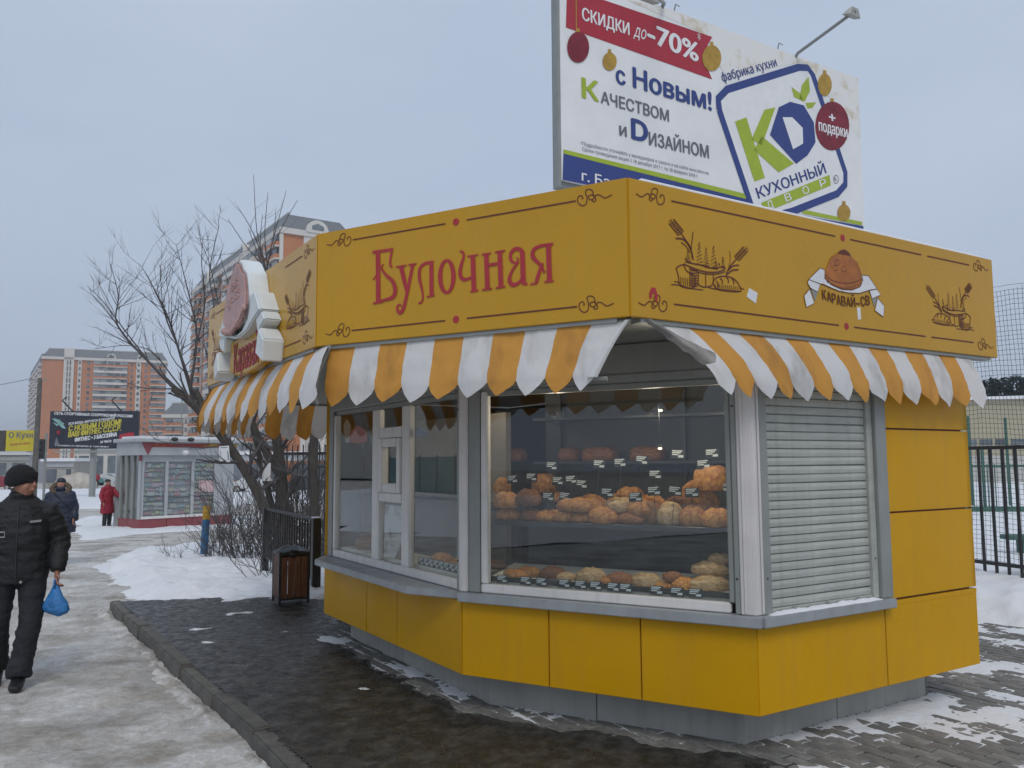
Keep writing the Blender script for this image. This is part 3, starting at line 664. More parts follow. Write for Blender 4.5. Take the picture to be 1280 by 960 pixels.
for x, y in ((640, 700), (700, 690), (755, 705), (600, 730)): tr([(x, y), (x+22, y+30), (x+20, y+60)], .007)
tr([(150, 765), (230, 772), (340, 803), (470, 820)], .006); tr([(180, 735), (240, 745)], .005); tr([(520, 790), (600, 812), (850, 835)], .006); tr([(830, 800), (880, 812)], .005)
for i in range(14): 
    x, y = random.uniform(480, 680), random.uniform(520, 600); tr([(x, y), (x+random.uniform(-14, 14), y+random.uniform(8, 22))], .005)
cs = .577; cz = 2.80
WB = [([(s-cs, z-cz) for s, z in P], w) for P, w in TR]
def basket(F, s, z, k=1, mx=1): strokes(F, [([(s+mx*k*a, z+k*b) for a, b in P], w*k) for P, w in WB], 'wheat_drawing', 'dark')
basket(FC, .577, 2.80); basket(FC, 2.955, 2.775, .95, -1); basket(FA, 2.80, 2.78, .95, -1); basket(FA, .42, 2.78, .95)
KB('sticker', MB().plate(FC, [FC.px(820+x/8, 260+y/8) for x, y in ((930, 802), (1012, 850), (995, 955), (905, 888))], 0, .003), MAT['white'])
# loaf and ribbon emblem
EM = lambda l: [FC.px(1000+x/8.727, 300+y/8.727) for x, y in l]
emb = KB('loaf_emblem', MB().flat(FC, EM([(265, 385), (272, 330), (300, 270), (330, 190), (400, 150), (440, 115), (480, 105), (520, 130), (560, 190), (620, 240), (650, 320), (665, 380), (670, 440), (640, 510), (560, 540), (450, 530), (340, 480), (270, 420)]), .0045), mk('emblem_loaf', (.40, .13, .022), .5, .3, 12))
RIB = [[(215, 305), (265, 330), (262, 420), (340, 492), (450, 542), (560, 548), (650, 512), (678, 440), (670, 385), (740, 390), (832, 532), (760, 545), (640, 582), (520, 577), (420, 557), (310, 512), (245, 482), (215, 480), (90, 430)],
       [(90, 432), (215, 482), (188, 570), (110, 527), (75, 470)], [(100, 532), (150, 690), (65, 735), (38, 610)], [(750, 552), (832, 536), (875, 600), (780, 642)], [(840, 632), (915, 722), (905, 840), (810, 770)]]
for l in RIB: KB('ribbon', MB().flat(FC, EM(l), .0035), MAT['white'], emb)
for l in ([(116, 532), (188, 574), (162, 665)], [(780, 644), (838, 632), (805, 730)]): KB('ribbon_fold', MB().flat(FC, EM(l), .003), MAT['grey'], emb)
edm = MB()
for l in RIB: edm.ribbon(FC, EM(l+[l[0]]), .004, .0052)
for t in range(13): 
    x = 285+t*30; y = 415+110*math.sin(math.pi*(.12+t/17)); edm.ribbon(FC, EM([(x, y-10), (x+18, y+16)]), .006, .0052)
edm.ribbon(FC, EM(spline([(268, 380), (340, 440), (450, 470), (560, 470), (664, 430)], 4)), .006, .0052)
for cx, cy in ((380, 310), (470, 320), (400, 250)): edm.ribbon(FC, EM([(cx+28*math.cos(a*.55), cy+30*math.sin(a*.55)) for a in range(11)]), .004, .0052)
KB('emblem_outline', edm, MAT['dark'], emb)
KB('loaf_knob', MB().flat(FC, EM([(400, 150), (440, 112), (480, 103), (520, 130), (552, 175), (480, 165)]), .0056), MAT['dark'], emb)
# text helper
TXT = {}
def glyphs(s):                                     # flat outline of a string in the built-in font, filled by winding number
    if s in TXT: return TXT[s]
    from mathutils.geometry import delaunay_2d_cdt, interpolate_bezier
    cu = bpy.data.curves.new('t', 'FONT'); cu.body = s
    o = bpy.data.objects.new('t', cu); COL.objects.link(o); bpy.context.view_layer.update()
    dg = bpy.context.evaluated_depsgraph_get(); oe = o.evaluated_get(dg); c2 = oe.to_curve(dg)
    loops = []
    for sp in c2.splines:
        if sp.type == 'BEZIER':
            L = []; n = len(sp.bezier_points)
            for i in range(n):
                p, q = sp.bezier_points[i], sp.bezier_points[(i+1) % n]
                straight = (p.handle_right-p.co).length < 1e-4 and (q.handle_left-q.co).length < 1e-4
                L += [Vector(w[:2]) for w in interpolate_bezier(p.co, p.handle_right, q.handle_left, q.co, 2 if straight else 5)[:-1]]
        else: L = [Vector(w.co[:2]) for w in sp.points]
        M = [w for k, w in enumerate(L) if (w-L[k-1]).length > 1e-5]
        if len(M) > 2: loops.append(M)
    oe.to_curve_clear(); bpy.data.objects.remove(o); bpy.data.curves.remove(cu)
    vs = []; ed = []
    for L in loops:
        k = len(vs); vs += L; ed += [(k+i, k+(i+1) % len(L)) for i in range(len(L))]
    V, _, Fc, *_ = delaunay_2d_cdt(vs, ed, [], 0, 1e-5)
    A = np.array([L[i-1] for L in loops for i in range(len(L))]); B_ = np.array([L[i] for L in loops for i in range(len(L))])
    C = np.array([sum((V[i] for i in f), Vector((0, 0)))/len(f) for f in Fc]); W = np.zeros(len(C), int)
    for k in range(0, len(C), 200):
        x = C[k:k+200, 0:1]; y = C[k:k+200, 1:2]; cr = (A[:, 1] <= y) != (B_[:, 1] <= y)
        dy = B_[:, 1]-A[:, 1]; cx = A[:, 0]+(y-A[:, 1])*(B_[:, 0]-A[:, 0])/np.where(dy == 0, 1, dy)
        W[k:k+200] = np.where(cr & (cx > x), np.sign(dy), 0).sum(1)
    out = [list(f) for f, w in zip(Fc, W) if w != 0]
    TXT[s] = ([(v.x, v.y) for v in V], out); return TXT[s]
def gext(s): V = glyphs(s)[0]; return min(v[0] for v in V), max(v[0] for v in V)
text2d = glyphs
CAPH = max(v[1] for v in text2d('Н')[0])
def put_text(F, s, a, b, cap, d, bold=0.0, slant=0, mb=None):     # a, b: baseline ends in (s,z); cap: capital height in metres
    V, Fc = text2d(s); x0 = min(v[0] for v in V); x1 = max(v[0] for v in V)
    a = Vector(a); b = Vector(b); ux = (b-a); w = ux.length; ux /= w; uy = Vector((-ux.y, ux.x))
    m = mb or MB(); k = cap/CAPH; b_ = bold*k*1.15
    sh = [(0, 0)] if bold < .004 else [(-b_, 0), (b_, 0), (-b_*.4, b_*.5), (b_*.4, -b_*.5), (0, 0)]       # heavier weight: overprinted in register
    for j, (ox, oy) in enumerate(sh):
        vs = []
        for x, y in V:
            q = a+ux*((x-x0)/(x1-x0)*w+slant*y*k+ox)+uy*(y*k+oy); vs.append(F.p(q.x, d+j*.0004, q.y))
        m.add(vs, Fc)
    return m
word = 'КАРАВАЙ-СВ'
m = MB()
for i, ch in enumerate(word):
    t = i/(len(word)-1); x = 262+ (735-262)*t; y = 625+105*math.sin(math.pi*(.08+t*.62)); a = EM([(x-20, y-2), (x+22, y+2)])
    put_text(FC, ch, a[0], a[1], .062, .004, .012, 0, m)
KB('emblem_lettering', m, MAT['dark'], emb)
KB('sticker', MB().plate(FC, EM([(618, 735), (655, 738), (662, 865), (630, 870)]), 0, .003), MAT['white'])
# ---- big moulded crest on the left board: thick ribbon with a loaf standing in it
ex = lambda l: [FC.px(1000+x/8.727, 300+y/8.727) for x, y in l]
def crest(l, k=1.92, s0=1.76, z0=2.80, ms=1.775, mz=2.80): return [(s0+(s-ms)*k, z0+(z-mz)*k*1.12) for s, z in ex(l)]
cst = KB('crest', MB().plate(FA, crest(RIB[0]), -.02, .145), MAT['crestw'], bevel=.012, seg=2)
KB('crest_loaf', MB().plate(FA, crest([(265, 385), (272, 330), (300, 270), (330, 190), (400, 150), (440, 115), (480, 105), (520, 130), (560, 190), (620, 240), (650, 320), (665, 380), (670, 440), (640, 510), (560, 540), (450, 530), (340, 480), (270, 420)]), .15, .175), MAT['crestb'], cst, bevel=.02, seg=2)
KB('crest_back', MB().plate(FA, crest([(262, 380), (285, 290), (325, 180), (400, 130), (480, 85), (530, 120), (575, 180), (635, 235), (665, 320), (690, 400), (600, 520), (330, 470)]), -.01, .149), MAT['crestw'], cst, bevel=.015)
for l, d0, d1 in ((RIB[1], 0, .13), (RIB[2], 0, .155), (RIB[3], 0, .13), (RIB[4], 0, .155)): KB('crest_ribbon', MB().plate(FA, crest(l), d0, d1), MAT['crestw'], cst, bevel=.012, seg=2)
KB('crest_panel', MB().plate(FA, crest([(200, 500), (330, 520), (500, 575), (680, 575), (800, 560), (800, 790), (640, 800), (500, 790), (330, 760), (180, 700)]), 0, .075), MAT['header'], cst, bevel=.01)
KB('crest_lettering', put_text(FA, 'Каравай', crest([(285, 735)])[0], crest([(705, 780)])[0], .24, .079, .02), MAT['redp'], cst)
m = MB()
for i in range(16):
    t = i/15; x = 285+t*370; y = 420+100*math.sin(math.pi*(.14+t*.75)); c = crest([(x, y)])[0]; m.ball(FA.p(c[0], .174, c[1]), (.022, .022, .028), 8, 6)
KB('crest_braid', m, MAT['crestb'], cst, smooth=180)
m = MB()
for cx, cy, r in ((470, 300, 40), (400, 330, 26), (545, 325, 26), (440, 240, 22), (510, 240, 22)):
    for a in range(6):
        c = crest([(cx+r*math.cos(a*1.047), cy+r*math.sin(a*1.047))])[0]; m.ball(FA.p(c[0], .174, c[1]), (.013, .013, .013), 6, 5)
KB('crest_flower', m, MAT['crestb'], cst, smooth=180, kind='stuff')
# ---- awnings: striped cloth hanging from the header, scalloped lower edge
MAT['clotho'] = mk('awning_orange', (.52, .25, .06), .8, scale=3, col2=(.70, .34, .065), m2=(.30, .50), bump=.35, bscale=9, stretch=(1.6, 1.6, .6))
MAT['clothw'] = mk('awning_white', (.52, .50, .48), .8, scale=3, col2=(.76, .755, .75), m2=(.28, .48), bump=.35, bscale=9, stretch=(1.6, 1.6, .6))
for k in ('clotho', 'clothw'):                                     # thin cloth lets some light through
    nt = MAT[k].node_tree; b = nt.nodes['Principled BSDF']; tl = nt.nodes.new('ShaderNodeBsdfTranslucent'); mx = nt.nodes.new('ShaderNodeMixShader'); mx.inputs[0].default_value = .22
    nt.links.new(b.inputs['Base Color'].links[0].from_socket, tl.inputs[0]); nt.links.new(b.outputs[0], mx.inputs[1]); nt.links.new(tl.outputs[0], mx.inputs[2]); nt.links.new(mx.outputs[0], nt.nodes['Material Output'].inputs[0])
def awning(F, s0, s1, n, first, out, drop, lean=0, left=None, right=None, seed=0, d0=-.03):
    aw = KB('awning', MB().tube([F.p(s0, d0-.01, 2.412), F.p(s1, d0-.01, 2.412)], .012, 8), MAT['grey'], smooth=60)
    nu, nv = 9, 14
    for i in range(n):
        vs = []; a0 = i/n; a1 = (i+1)/n; lj = random.uniform(-.014, .014)
        for v in range(nv+1):
            t = v/nv
            for u in range(nu+1):
                q = u/nu; g = a0+(a1-a0)*q
                # scallop: asymmetric pointed tongue
                tongue = (q/.34 if q < .34 else (1-q)/.66)
                tongue = (tongue if F is not FC else ((1-q)/.34 if q > .66 else q/.66))
                dr = drop*(1+.03*fbm(g*5, seed))+lj*math.sin(q*math.pi)*t**3+.088*(tongue**.68)*t**3
                l = left(t) if left else 0; r_ = right(t) if right else 0
                s = s0+(s1-s0)*g+lean*t; s = s+l*(1-g)**2.2+r_*g**6
                d = d0+out*(.72*t+.28*math.sin(t*1.57))*(1 if t < .86 else 1-(t-.86)*.7)+(.004+.016*t)*fbm(g*n*.8, t*1.6, seed+3)+.010*fbm(g*n*2.3, t*4, seed+9, 3)*t+.010*math.sin(q*math.pi)*t
                z = 2.413-dr*(t-.06*math.sin(t*math.pi))
                vs.append(F.p(s, d, z))
        m = MB().add(vs, [(v*(nu+1)+u, (v+1)*(nu+1)+u, (v+1)*(nu+1)+u+1, v*(nu+1)+u+1) for v in range(nv) for u in range(nu)])
        KB('awning_stripe', m, MAT['clotho' if (i+first) % 2 == 0 else 'clothw'], aw, smooth=180)
    return aw
awB = awning(FB, .10, 2.13, 10, 0, .045, .285, -.012, right=lambda t: -.17*t, seed=1)
KB('frame_arm', MB().tube([FB.p(.10, -.02, 2.41), FB.p(.085, .06, 2.25), FB.p(.08, .095, 2.10), FB.p(.11, .09, 2.045)], .013, 8), MAT['grey'], awB, smooth=60)
KB('frame_bar', MB().tube([FB.p(.10, -.045, 2.115), FB.p(2.0, -.045, 2.115)], .014, 8), MAT['grey'], awB, smooth=60)
awC = awning(FC, .22, 3.20, 15, 1, .10, .29, .02, left=lambda t: .30*t**.9, seed=2)
awA = awning(FA, .22, 3.34, 14, 0, .15, .32, -.01, right=lambda t: .20*t, seed=3)
awE = awning(Fr(HC2, HB2), .1, 3.45, 17, 0, .15, .35, 0, seed=5)
awD = awning(FB2, .1, 2.1, 10, 1, .15, .35, 0, seed=4)
# folded strip at the torn left end of the right awning, and the rolled hem of the left one
def cloth_strip(F, rows, mat, par, name):
    vs = []; n = len(rows[0])
    for row in rows:
        for s, d, z in row: vs.append(F.p(s, d, z))
    KB(name, MB().add(vs, [(v*n+u, (v+1)*n+u, (v+1)*n+u+1, v*n+u+1) for v in range(len(rows)-1) for u in range(n-1)]), mat, par, smooth=180)
rows = []
for i in range(13):
    t = i/12; c = FC.px(806+(882-806)*t, 400+(452-400)*t, .05+.13*t); w = .015+.075*t; r = []
    for j in range(6):
        q = j/5; r.append((c[0]+w*(q-.3)*.95+.01*fbm(t*6, q*3, 2), .05+.14*t+.035*math.sin(q*math.pi)+.01*fbm(t*9, q*5, 6), c[1]+w*(q-.3)*.75-.02*math.sin(q*3)*t+.012*fbm(t*8, q*6, 4)*t))
    rows.append(r)
MAT['clothg'] = mk('awning_soiled', (.27, .25, .23), .85, .3, 9, .3, 25)
cloth_strip(FC, rows, MAT['clothg'], awC, 'torn_flap')
rows = []
for i in range(13):
    t = i/12; c = (2.13-.012*t-.17*t+.012, 2.413-.285*(t-.06*math.sin(t*math.pi))-.01*t); r = []
    for j in range(7):
        a = j/6*math.pi*1.5; rr = .014+.016*t; r.append((c[0]+rr*math.cos(a)-.012, -.02+.05*t+rr*math.sin(a)*.8, c[1]))
    rows.append(r)
cloth_strip(FB, rows, MAT['clothw'], awB, 'rolled_hem')
# ================================================================ goods inside the kiosk
IN = lambda x, y, d: BB.px(600+x/3.2, 460+y/3.2, d)
ZL = IN(500, 878, -.12)[1]; ZM = IN(500, 620, -.42)[1]
ctr = thing('display_counter', BB.p(1.0, -.4, ZS+.06), 'stepped dark display counter with bread shelves behind the large window', 'display counter')
part('tray', MB().add([BB.p(.14, -.09, ZL), BB.p(1.86, -.09, ZL), BB.p(1.86, -.56, ZL+.06), BB.p(.10, -.56, ZL+.06), BB.p(.14, -.09, ZL-.03), BB.p(1.86, -.09, ZL-.03), BB.p(1.86, -.56, ZL+.03), BB.p(.10, -.56, ZL+.03)], [(0, 1, 2, 3), (7, 6, 5, 4), (0, 4, 5, 1), (1, 5, 6, 2), (2, 6, 7, 3), (3, 7, 4, 0)]), MAT['paper'], ctr)
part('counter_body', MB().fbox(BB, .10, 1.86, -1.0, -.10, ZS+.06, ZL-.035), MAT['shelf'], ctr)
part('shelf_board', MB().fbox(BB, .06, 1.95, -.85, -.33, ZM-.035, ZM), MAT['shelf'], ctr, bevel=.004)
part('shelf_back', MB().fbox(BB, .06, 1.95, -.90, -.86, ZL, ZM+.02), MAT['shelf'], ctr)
part('tag_rail', MB().fbox(BB, .15, 1.85, -.088, -.075, ZL-.005, ZL+.028), MAT['card'], ctr)
for k, (z, d) in enumerate(((ZM+.42, -1.25), (ZM+.78, -1.25))):
    part('shelf_board', MB().fbox(BB, -.1, 2.3, d-.3, d, z-.02, z), MAT['shelf'], ctr)
part('shelf_back', MB().fbox(BB, -.15, 2.35, -1.62, -1.58, ZS+.1, 2.38), MAT['inside'], ctr)
for s in (.0, 1.1, 2.2): part('shelf_post', MB().fbox(BB, s-.02, s+.02, -1.57, -1.53, ZS+.1, 2.38), MAT['blk'], ctr)
scn = thing('service_counter', BA.p(1.4, -.5, ZS+.06), 'low counter with bread tray behind the serving hatch', 'counter')
part('tray', MB().fbox(BA, .2, 2.6, -.42, -.09, ZL-.02, ZL+.01), MAT['paper'], scn)
part('counter_body', MB().fbox(BA, .2, 2.6, -.8, -.10, ZS+.06, ZL-.021), MAT['shelf'], scn)
part('back_shelf', MB().fbox(BA, .3, 2.3, -.85, -.55, 1.30, 1.34), MAT['shelf'], scn); part('back_panel', MB().fbox(BA, .1, 1.9, -.95, -.9, ZS+.07, 2.1), mk('beige_panel', (.30, .26, .21), .6, .15, 2), scn)
part('shelf_post', MB().fbox(BA, .3, .34, -.8, -.76, ZS+.07, 1.3), MAT['blk'], scn); part('shelf_post', MB().fbox(BA, 2.26, 2.3, -.8, -.76, ZS+.07, 1.3), MAT['blk'], scn)
def loaf_mesh(name, kind, mat):
    nu, nv = 18, 10; vs = []; fs = []
    for j in range(nv+1):
        ph = -math.pi/2+math.pi*j/nv
        for i in range(nu):
            a = 2*math.pi*i/nu; x = math.cos(ph)*math.cos(a); y = math.cos(ph)*math.sin(a); z = math.sin(ph)
            if kind == 'oval': k = 1-.20*max(0, z)*(1-abs(math.sin(x*7)))**2; x, y, z = x*k, y*(1-.25*x*x)*k, z*k
            if kind == 'braid': k = 1+.16*math.sin(x*11+y*4); y, z = y*k*(1-.3*x*x), z*k
            if kind == 'square': x, y = [math.copysign(abs(q)**.55, q) for q in (x, y)]; z = math.copysign(abs(z)**.7, z)
            if kind == 'ring': pass
            n = 1+.05*fbm(x*2, y*2, z*2+hash(name) % 7)
            z = max(z, -.55)
            vs.append((x*.5*n, y*.5*n, (z+.55)/1.55*n))
    for j in range(nv):
        for i in range(nu):
            a = j*nu+i; b = j*nu+(i+1) % nu; fs.append((a, b, b+nu, a+nu))
    me = bpy.data.meshes.new(name); me.from_pydata(vs, [], fs); me.polygons.foreach_set('use_smooth', [True]*len(fs)); me.materials.append(MAT[mat]); return me
def torus_mesh(name, mat):
    m = MB(); P = [(.36*math.cos(a*math.pi/10), .36*math.sin(a*math.pi/10), .5) for a in range(21)]
    m.tube(P, .15, 10, cap=False); me = mesh_of(name, m, smooth=180); me.materials.append(MAT[mat]); return me
LM = {k+c: loaf_mesh('loaf', k, m) for k in ('oval', 'round', 'braid', 'square') for c, m in (('', 'bread'), ('d', 'breadd'), ('p', 'breadp'))}
LM['ring'] = torus_mesh('ring_loaf', 'bread')
NM = dict(oval=('oval loaf', 'bread_loaf'), round=('round loaf', 'round_loaf'), braid=('braided roll', 'braided_roll'), square=('tin loaf', 'tin_loaf'), ring=('ring loaf', 'ring_loaf'))
ORD = ['leftmost', 'second from left', 'third from left', 'fourth from left', 'fifth from left', 'sixth from left', 'seventh from left', 'eighth from left', 'ninth from left', 'tenth from left', 'eleventh from left', 'twelfth from left', 'thirteenth from left', 'fourteenth from left', 'fifteenth from left', 'sixteenth from left', 'seventeenth from left']
def goods(items, d, zsh, where, grp, slope=0):
    items = sorted(items)
    for k, (cx, cy, w, h, kind, up) in enumerate(items):
        dd = d+random.uniform(-.03, .03)
        s, z = IN(cx, cy, dd); sc = 1/3.2/CF*(5.0-dd)*1.03; W = w*sc*1.32; Hh = h*sc*(.74 if slope else 1.2)
        base = kind.rstrip('dp'); col = 'dark brown' if kind.endswith('d') and kind != 'round' and kind != 'braid' else 'golden'
        tone = kind[len(base):]; base = {'roun': 'round', 'brai': 'braid'}.get(base, base)
        if kind in ('round', 'braid'): base, tone = kind, ''
        elif kind.startswith('roundd') or kind.startswith('braidd'): base, tone = kind[:-1], 'd'
        elif kind.startswith('roundp') or kind.startswith('braidp'): base, tone = kind[:-1], 'p'
        col = {'': 'golden', 'd': 'dark brown', 'p': 'pale'}[tone]; me = LM['ring'] if base == 'ring' else LM[base+tone]
        o = bpy.data.objects.new(NM[base][1], me); COL.objects.link(o)
        zb = zsh+slope*(-dd-.09)
        M = fmat(BB, s, dd, zb)
        if up:      # leaning upright, seen face-on
            o.matrix_world = M @ Matrix.Translation((0, 0, Hh/2)) @ Matrix.Rotation(R(-74), 4, 'X') @ Matrix.Diagonal((W, Hh, .07, 1)) @ Matrix.Translation((0, 0, -.4))
        else:
            lift = max(0, z-Hh/2-zb); lift = lift if lift > .035 else 0      # heaped on those below
            o.matrix_world = M @ Matrix.Translation((0, 0, lift)) @ Matrix.Rotation(R(random.uniform(-22, 22)), 4, 'Z') @ Matrix.Diagonal((W, min(W*.8, max(Hh*1.7, .09)), Hh, 1))
        tag(o, f'{col} {NM[base][0]}, {ORD[k]} {where}', 'bread', grp)
goods([(105, 525, 100, 60, 'oval', 0), (195, 515, 95, 62, 'ovald', 0), (275, 585, 95, 42, 'oval', 0), (335, 592, 80, 48, 'oval', 0), (415, 545, 135, 52, 'oval', 0), (500, 583, 112, 60, 'oval', 0), (595, 597, 112, 42, 'ovald', 0),
       (682, 588, 62, 78, 'oval', 1), (760, 582, 88, 76, 'roundp', 0), (850, 592, 90, 66, 'round', 0), (945, 585, 95, 62, 'oval', 0), (115, 588, 92, 44, 'oval', 0), (205, 585, 85, 46, 'ovald', 0), (405, 602, 88, 34, 'oval', 0), (355, 545, 80, 44, 'oval', 0), (560, 545, 100, 52, 'ovalp', 0), (640, 555, 90, 56, 'oval', 0)], -.42, ZM, 'in the front row of the middle bread shelf', 'breads in the front row of the middle shelf')
goods([(88, 470, 66, 60, 'round', 0), (255, 460, 75, 66, 'square', 0), (315, 515, 66, 40, 'oval', 0), (450, 468, 125, 92, 'oval', 1), (540, 470, 56, 96, 'oval', 1), (615, 452, 120, 90, 'round', 1), (600, 500, 90, 46, 'oval', 0), (690, 510, 100, 92, 'round', 1),
       (800, 450, 110, 90, 'roundd', 1), (872, 500, 130, 140, 'oval', 1), (925, 440, 96, 82, 'square', 0)], -.66, ZM, 'in the back row of the middle bread shelf', 'breads in the back row of the middle shelf')
goods([(140, 815, 95, 48, 'oval', 0), (195, 800, 90, 58, 'oval', 0), (290, 808, 95, 66, 'braidd', 0), (345, 828, 78, 42, 'roundp', 0), (445, 820, 100, 76, 'braidp', 0), (520, 838, 60, 38, 'oval', 0), (560, 826, 95, 64, 'braidd', 0), (665, 838, 105, 70, 'ovalp', 0),
       (735, 866, 78, 34, 'oval', 0), (770, 832, 62, 50, 'roundd', 0), (812, 856, 72, 62, 'round', 0), (915, 850, 125, 70, 'braidp', 0)], -.22, ZL, 'on the lower sloping bread tray', 'breads on the lower tray', .12)
goods([(60, 765, 80, 56, 'roundd', 0), (920, 800, 120, 70, 'braidp', 0), (960, 760, 70, 55, 'ovalp', 0)], -.40, ZL, 'at the back of the lower bread tray', 'breads at the back of the lower tray', .12)
for k, (s, W) in enumerate(((2.05, .22), (2.35, .2), (.55, .3), (.95, .26))):
    o = bpy.data.objects.new('bread_loaf', LM[['round', 'oval', 'ovald', 'ovald'][k]]); COL.objects.link(o)
    o.matrix_world = fmat(BA, s, -.22, ZL+.01) @ Matrix.Diagonal((W, W*.8, W*.45, 1))
    tag(o, ['round golden loaf low behind the serving window, left of the corner post', 'golden loaf low behind the serving window, next to the corner post', 'dark loaf low in the far left pane of the serving window', 'dark loaf in the left serving pane, nearer the hatch'][k], 'bread', 'breads behind the serving window')
# two small lit spot lamps over the bread
lampm = bpy.data.materials.new('lamp_glow'); lampm.use_nodes = True; lampm.node_tree.nodes['Principled BSDF'].inputs['Emission Color'].default_value = (1, .8, .5, 1); lampm.node_tree.nodes['Principled BSDF'].inputs['Emission Strength'].default_value = 3
for k, (x, y) in enumerate(((722, 170), (720, 322))):
    s, z = IN(x, y, -.30); lt = thing('spot_lamp', BB.p(s, -.30, z), ['small lit spot lamp high behind the display window', 'small lit spot lamp just above the price cards'][k], 'lamp'); c_ = Vector(OFF[lt.name])
    part('housing', MB().tube([c_+Vector((0, 0, .03)), c_+Vector((0, 0, .008))], [.012, .018], 12), MAT['blk'], lt, smooth=60); part('bulb', MB().ball(c_, (.014, .014, .008), 10, 6), lampm, lt); part('stem', MB().tube([c_+Vector((0, 0, .03)), Vector((c_.x, c_.y, 2.42))], .003, 5), MAT['blk'], lt)
    if k == 0:
        for ds in (-.75, -.05, .45):  # fill lights spread along the window, apart from the bulb, to brighten the bread
            pl = bpy.data.lights.new('interior_fill_light', 'POINT'); pl.energy = 4.6; pl.color = (1, .84, .64); pl.shadow_soft_size = .05
            po = bpy.data.objects.new('light', pl); COL.objects.link(po); po.parent = lt; po.location = Vector((BB.x.x*ds, BB.x.y*ds, -.02))
lt = thing('spot_lamp', BA.p(1.9, -.45, 2.25), 'small added spot lamp above the serving counter, put in to brighten it', 'lamp'); c_ = Vector(OFF[lt.name])  # added lamp, no known source here; brightens the serving area
part('housing', MB().tube([c_+Vector((0, 0, .03)), c_+Vector((0, 0, .008))], [.012, .018], 12), MAT['blk'], lt, smooth=60); part('bulb', MB().ball(c_, (.014, .014, .008), 10, 6), lampm, lt); part('stem', MB().tube([c_+Vector((0, 0, .03)), Vector((c_.x, c_.y, 2.42))], .003, 5), MAT['blk'], lt)
pl = bpy.data.lights.new('interior_fill_light', 'POINT'); pl.energy = 5; pl.color = (1, .84, .64); pl.shadow_soft_size = .05
po = bpy.data.objects.new('light', pl); COL.objects.link(po); po.parent = lt; po.location = (0, 0, -.03)
# baskets on the upper shelves; dark crust stands in for dim light
for k, (x, y, w, z, c) in enumerate(((130, 310, 120, 0, 'd'), (360, 285, 90, 0, 'd'), (480, 305, 150, 0, 'd'), (670, 290, 140, 0, 'd'))):
    s, zz = IN(x, y, -1.4); o = bpy.data.objects.new('bread_basket', LM['square'+c]); COL.objects.link(o)
    W = w/3.2/CF*6.6; o.matrix_world = fmat(BB, s, -1.4, ZM+(.42, .78)[z]) @ Matrix.Diagonal((W, .2, .12, 1))
    tag(o, f'dim basket of rolls, {ORD[k]} on the {"upper" if z else "lower"} dim back shelf', 'bread basket', 'baskets on the dim back shelves')
# price cards
def card(M, label, grp, w=.07, h=.05, stick=0):
    o = thing('price_card', (0, 0, 0), label, 'price card', grp); o.matrix_world = M
    OFF[o.name] = Vector((0, 0, 0))
    part('card', CARD[0], MAT['card'], o); part('print', CARD[1], MAT['cardw'], o)
    if stick: part('stick', MB().tube([(0, .003, -stick), (0, .003, 0)], .0018, 4), MAT['blk'], o)
CARD = [MB().box((-.046, -.0015, 0), (.046, .0015, .062)), MB()]
for z, a, b in ((.049, -.040, .030), (.037, -.040, .020), (.009, .004, .040), (.017, .006, .040), (.024, -.040, .004)):
    CARD[1].add([(a, -.0022, z), (b, -.0022, z), (b, -.0022, z+.0075), (a, -.0022, z+.0075)], [(0, 1, 2, 3)])
lows = (88, 182, 245, 337, 402, 462, 532, 582, 705, 786, 860)
for k, x in enumerate(lows):
    s, _ = IN(x, 850, -.07); card(fmat(BB, s, -.068, ZL-.012) @ Matrix.Rotation(R(-12), 4, 'X') @ Matrix.Diagonal((.9, 1, .85, 1)), f'black price card, {ORD[k]} on the rail of the lower tray', 'price cards on the lower rail')
hi = [(285, 395), (475, 388), (560, 382), (645, 372), (790, 348), (928, 345), (130, 448), (205, 440), (310, 455), (365, 450), (405, 468), (700, 430), (895, 388), (272, 518), (338, 518), (508, 502), (622, 520), (697, 495), (778, 495), (848, 502), (970, 480)]
rank = sorted(range(len(hi)), key=lambda i: (hi[i][1] <= 490, hi[i][0]))
for k, i in enumerate(rank):
    frt = hi[i][1] > 490; kk = k if frt else k-sum(1 for h_ in hi if h_[1] > 490)
    x, y = hi[i]; dd = -.38 if y > 490 else -.58; s, z = IN(x, y, dd)
    card(fmat(BB, s, dd, z-.025) @ Matrix.Rotation(R(-8), 4, 'X') @ Matrix.Rotation(R(random.uniform(-6, 6)), 4, 'Y'), f'black price card, {ORD[kk]} in the {"front" if frt else "rear"} row standing among the middle-shelf breads', f'{"front" if frt else "rear"} price cards on the middle shelf', stick=max(.03, z-.025-ZM))
for k in range(9):
    card(fmat(BA, 1.95+k*.085, -.085, ZL+.012) @ Matrix.Rotation(R(-12), 4, 'X'), f'black price card, {ORD[k]} along the serving-window tray', 'price cards in the serving window')
# posters and stickers on the serving window (flat print)
pst = mk('poster', (.55, .52, .50), .6, col2=(.20, .11, .07), m2=(.48, .60), scale=5)
o = single('poster', MB().fbox(BA, 1.33, 1.74, -.05, -.047, .90, 1.33), pst, 'pale poster with brown picture behind the lower hatch pane', 'poster')
def sticker(pts, col, label):
    single('window_sticker', MB().plate(BA, [BA.px(380+x/3, 440+y/3, -.045) for x, y in pts], -.048, -.045), mk('sticker', col, .6), label, 'sticker')
sticker([(170, 300), (200, 275), (235, 295), (235, 335), (200, 345), (170, 335)], (.55, .09, .05), 'orange-red round sticker high in the left serving pane')
sticker([(148, 275), (160, 250), (175, 275), (170, 340), (155, 340)], (.5, .42, .36), 'pale ice cream sticker at the left edge of the serving pane')
sticker([(246, 295), (262, 280), (270, 295), (270, 345), (248, 345)], (.06, .16, .08), 'green sticker beside the window mullion')
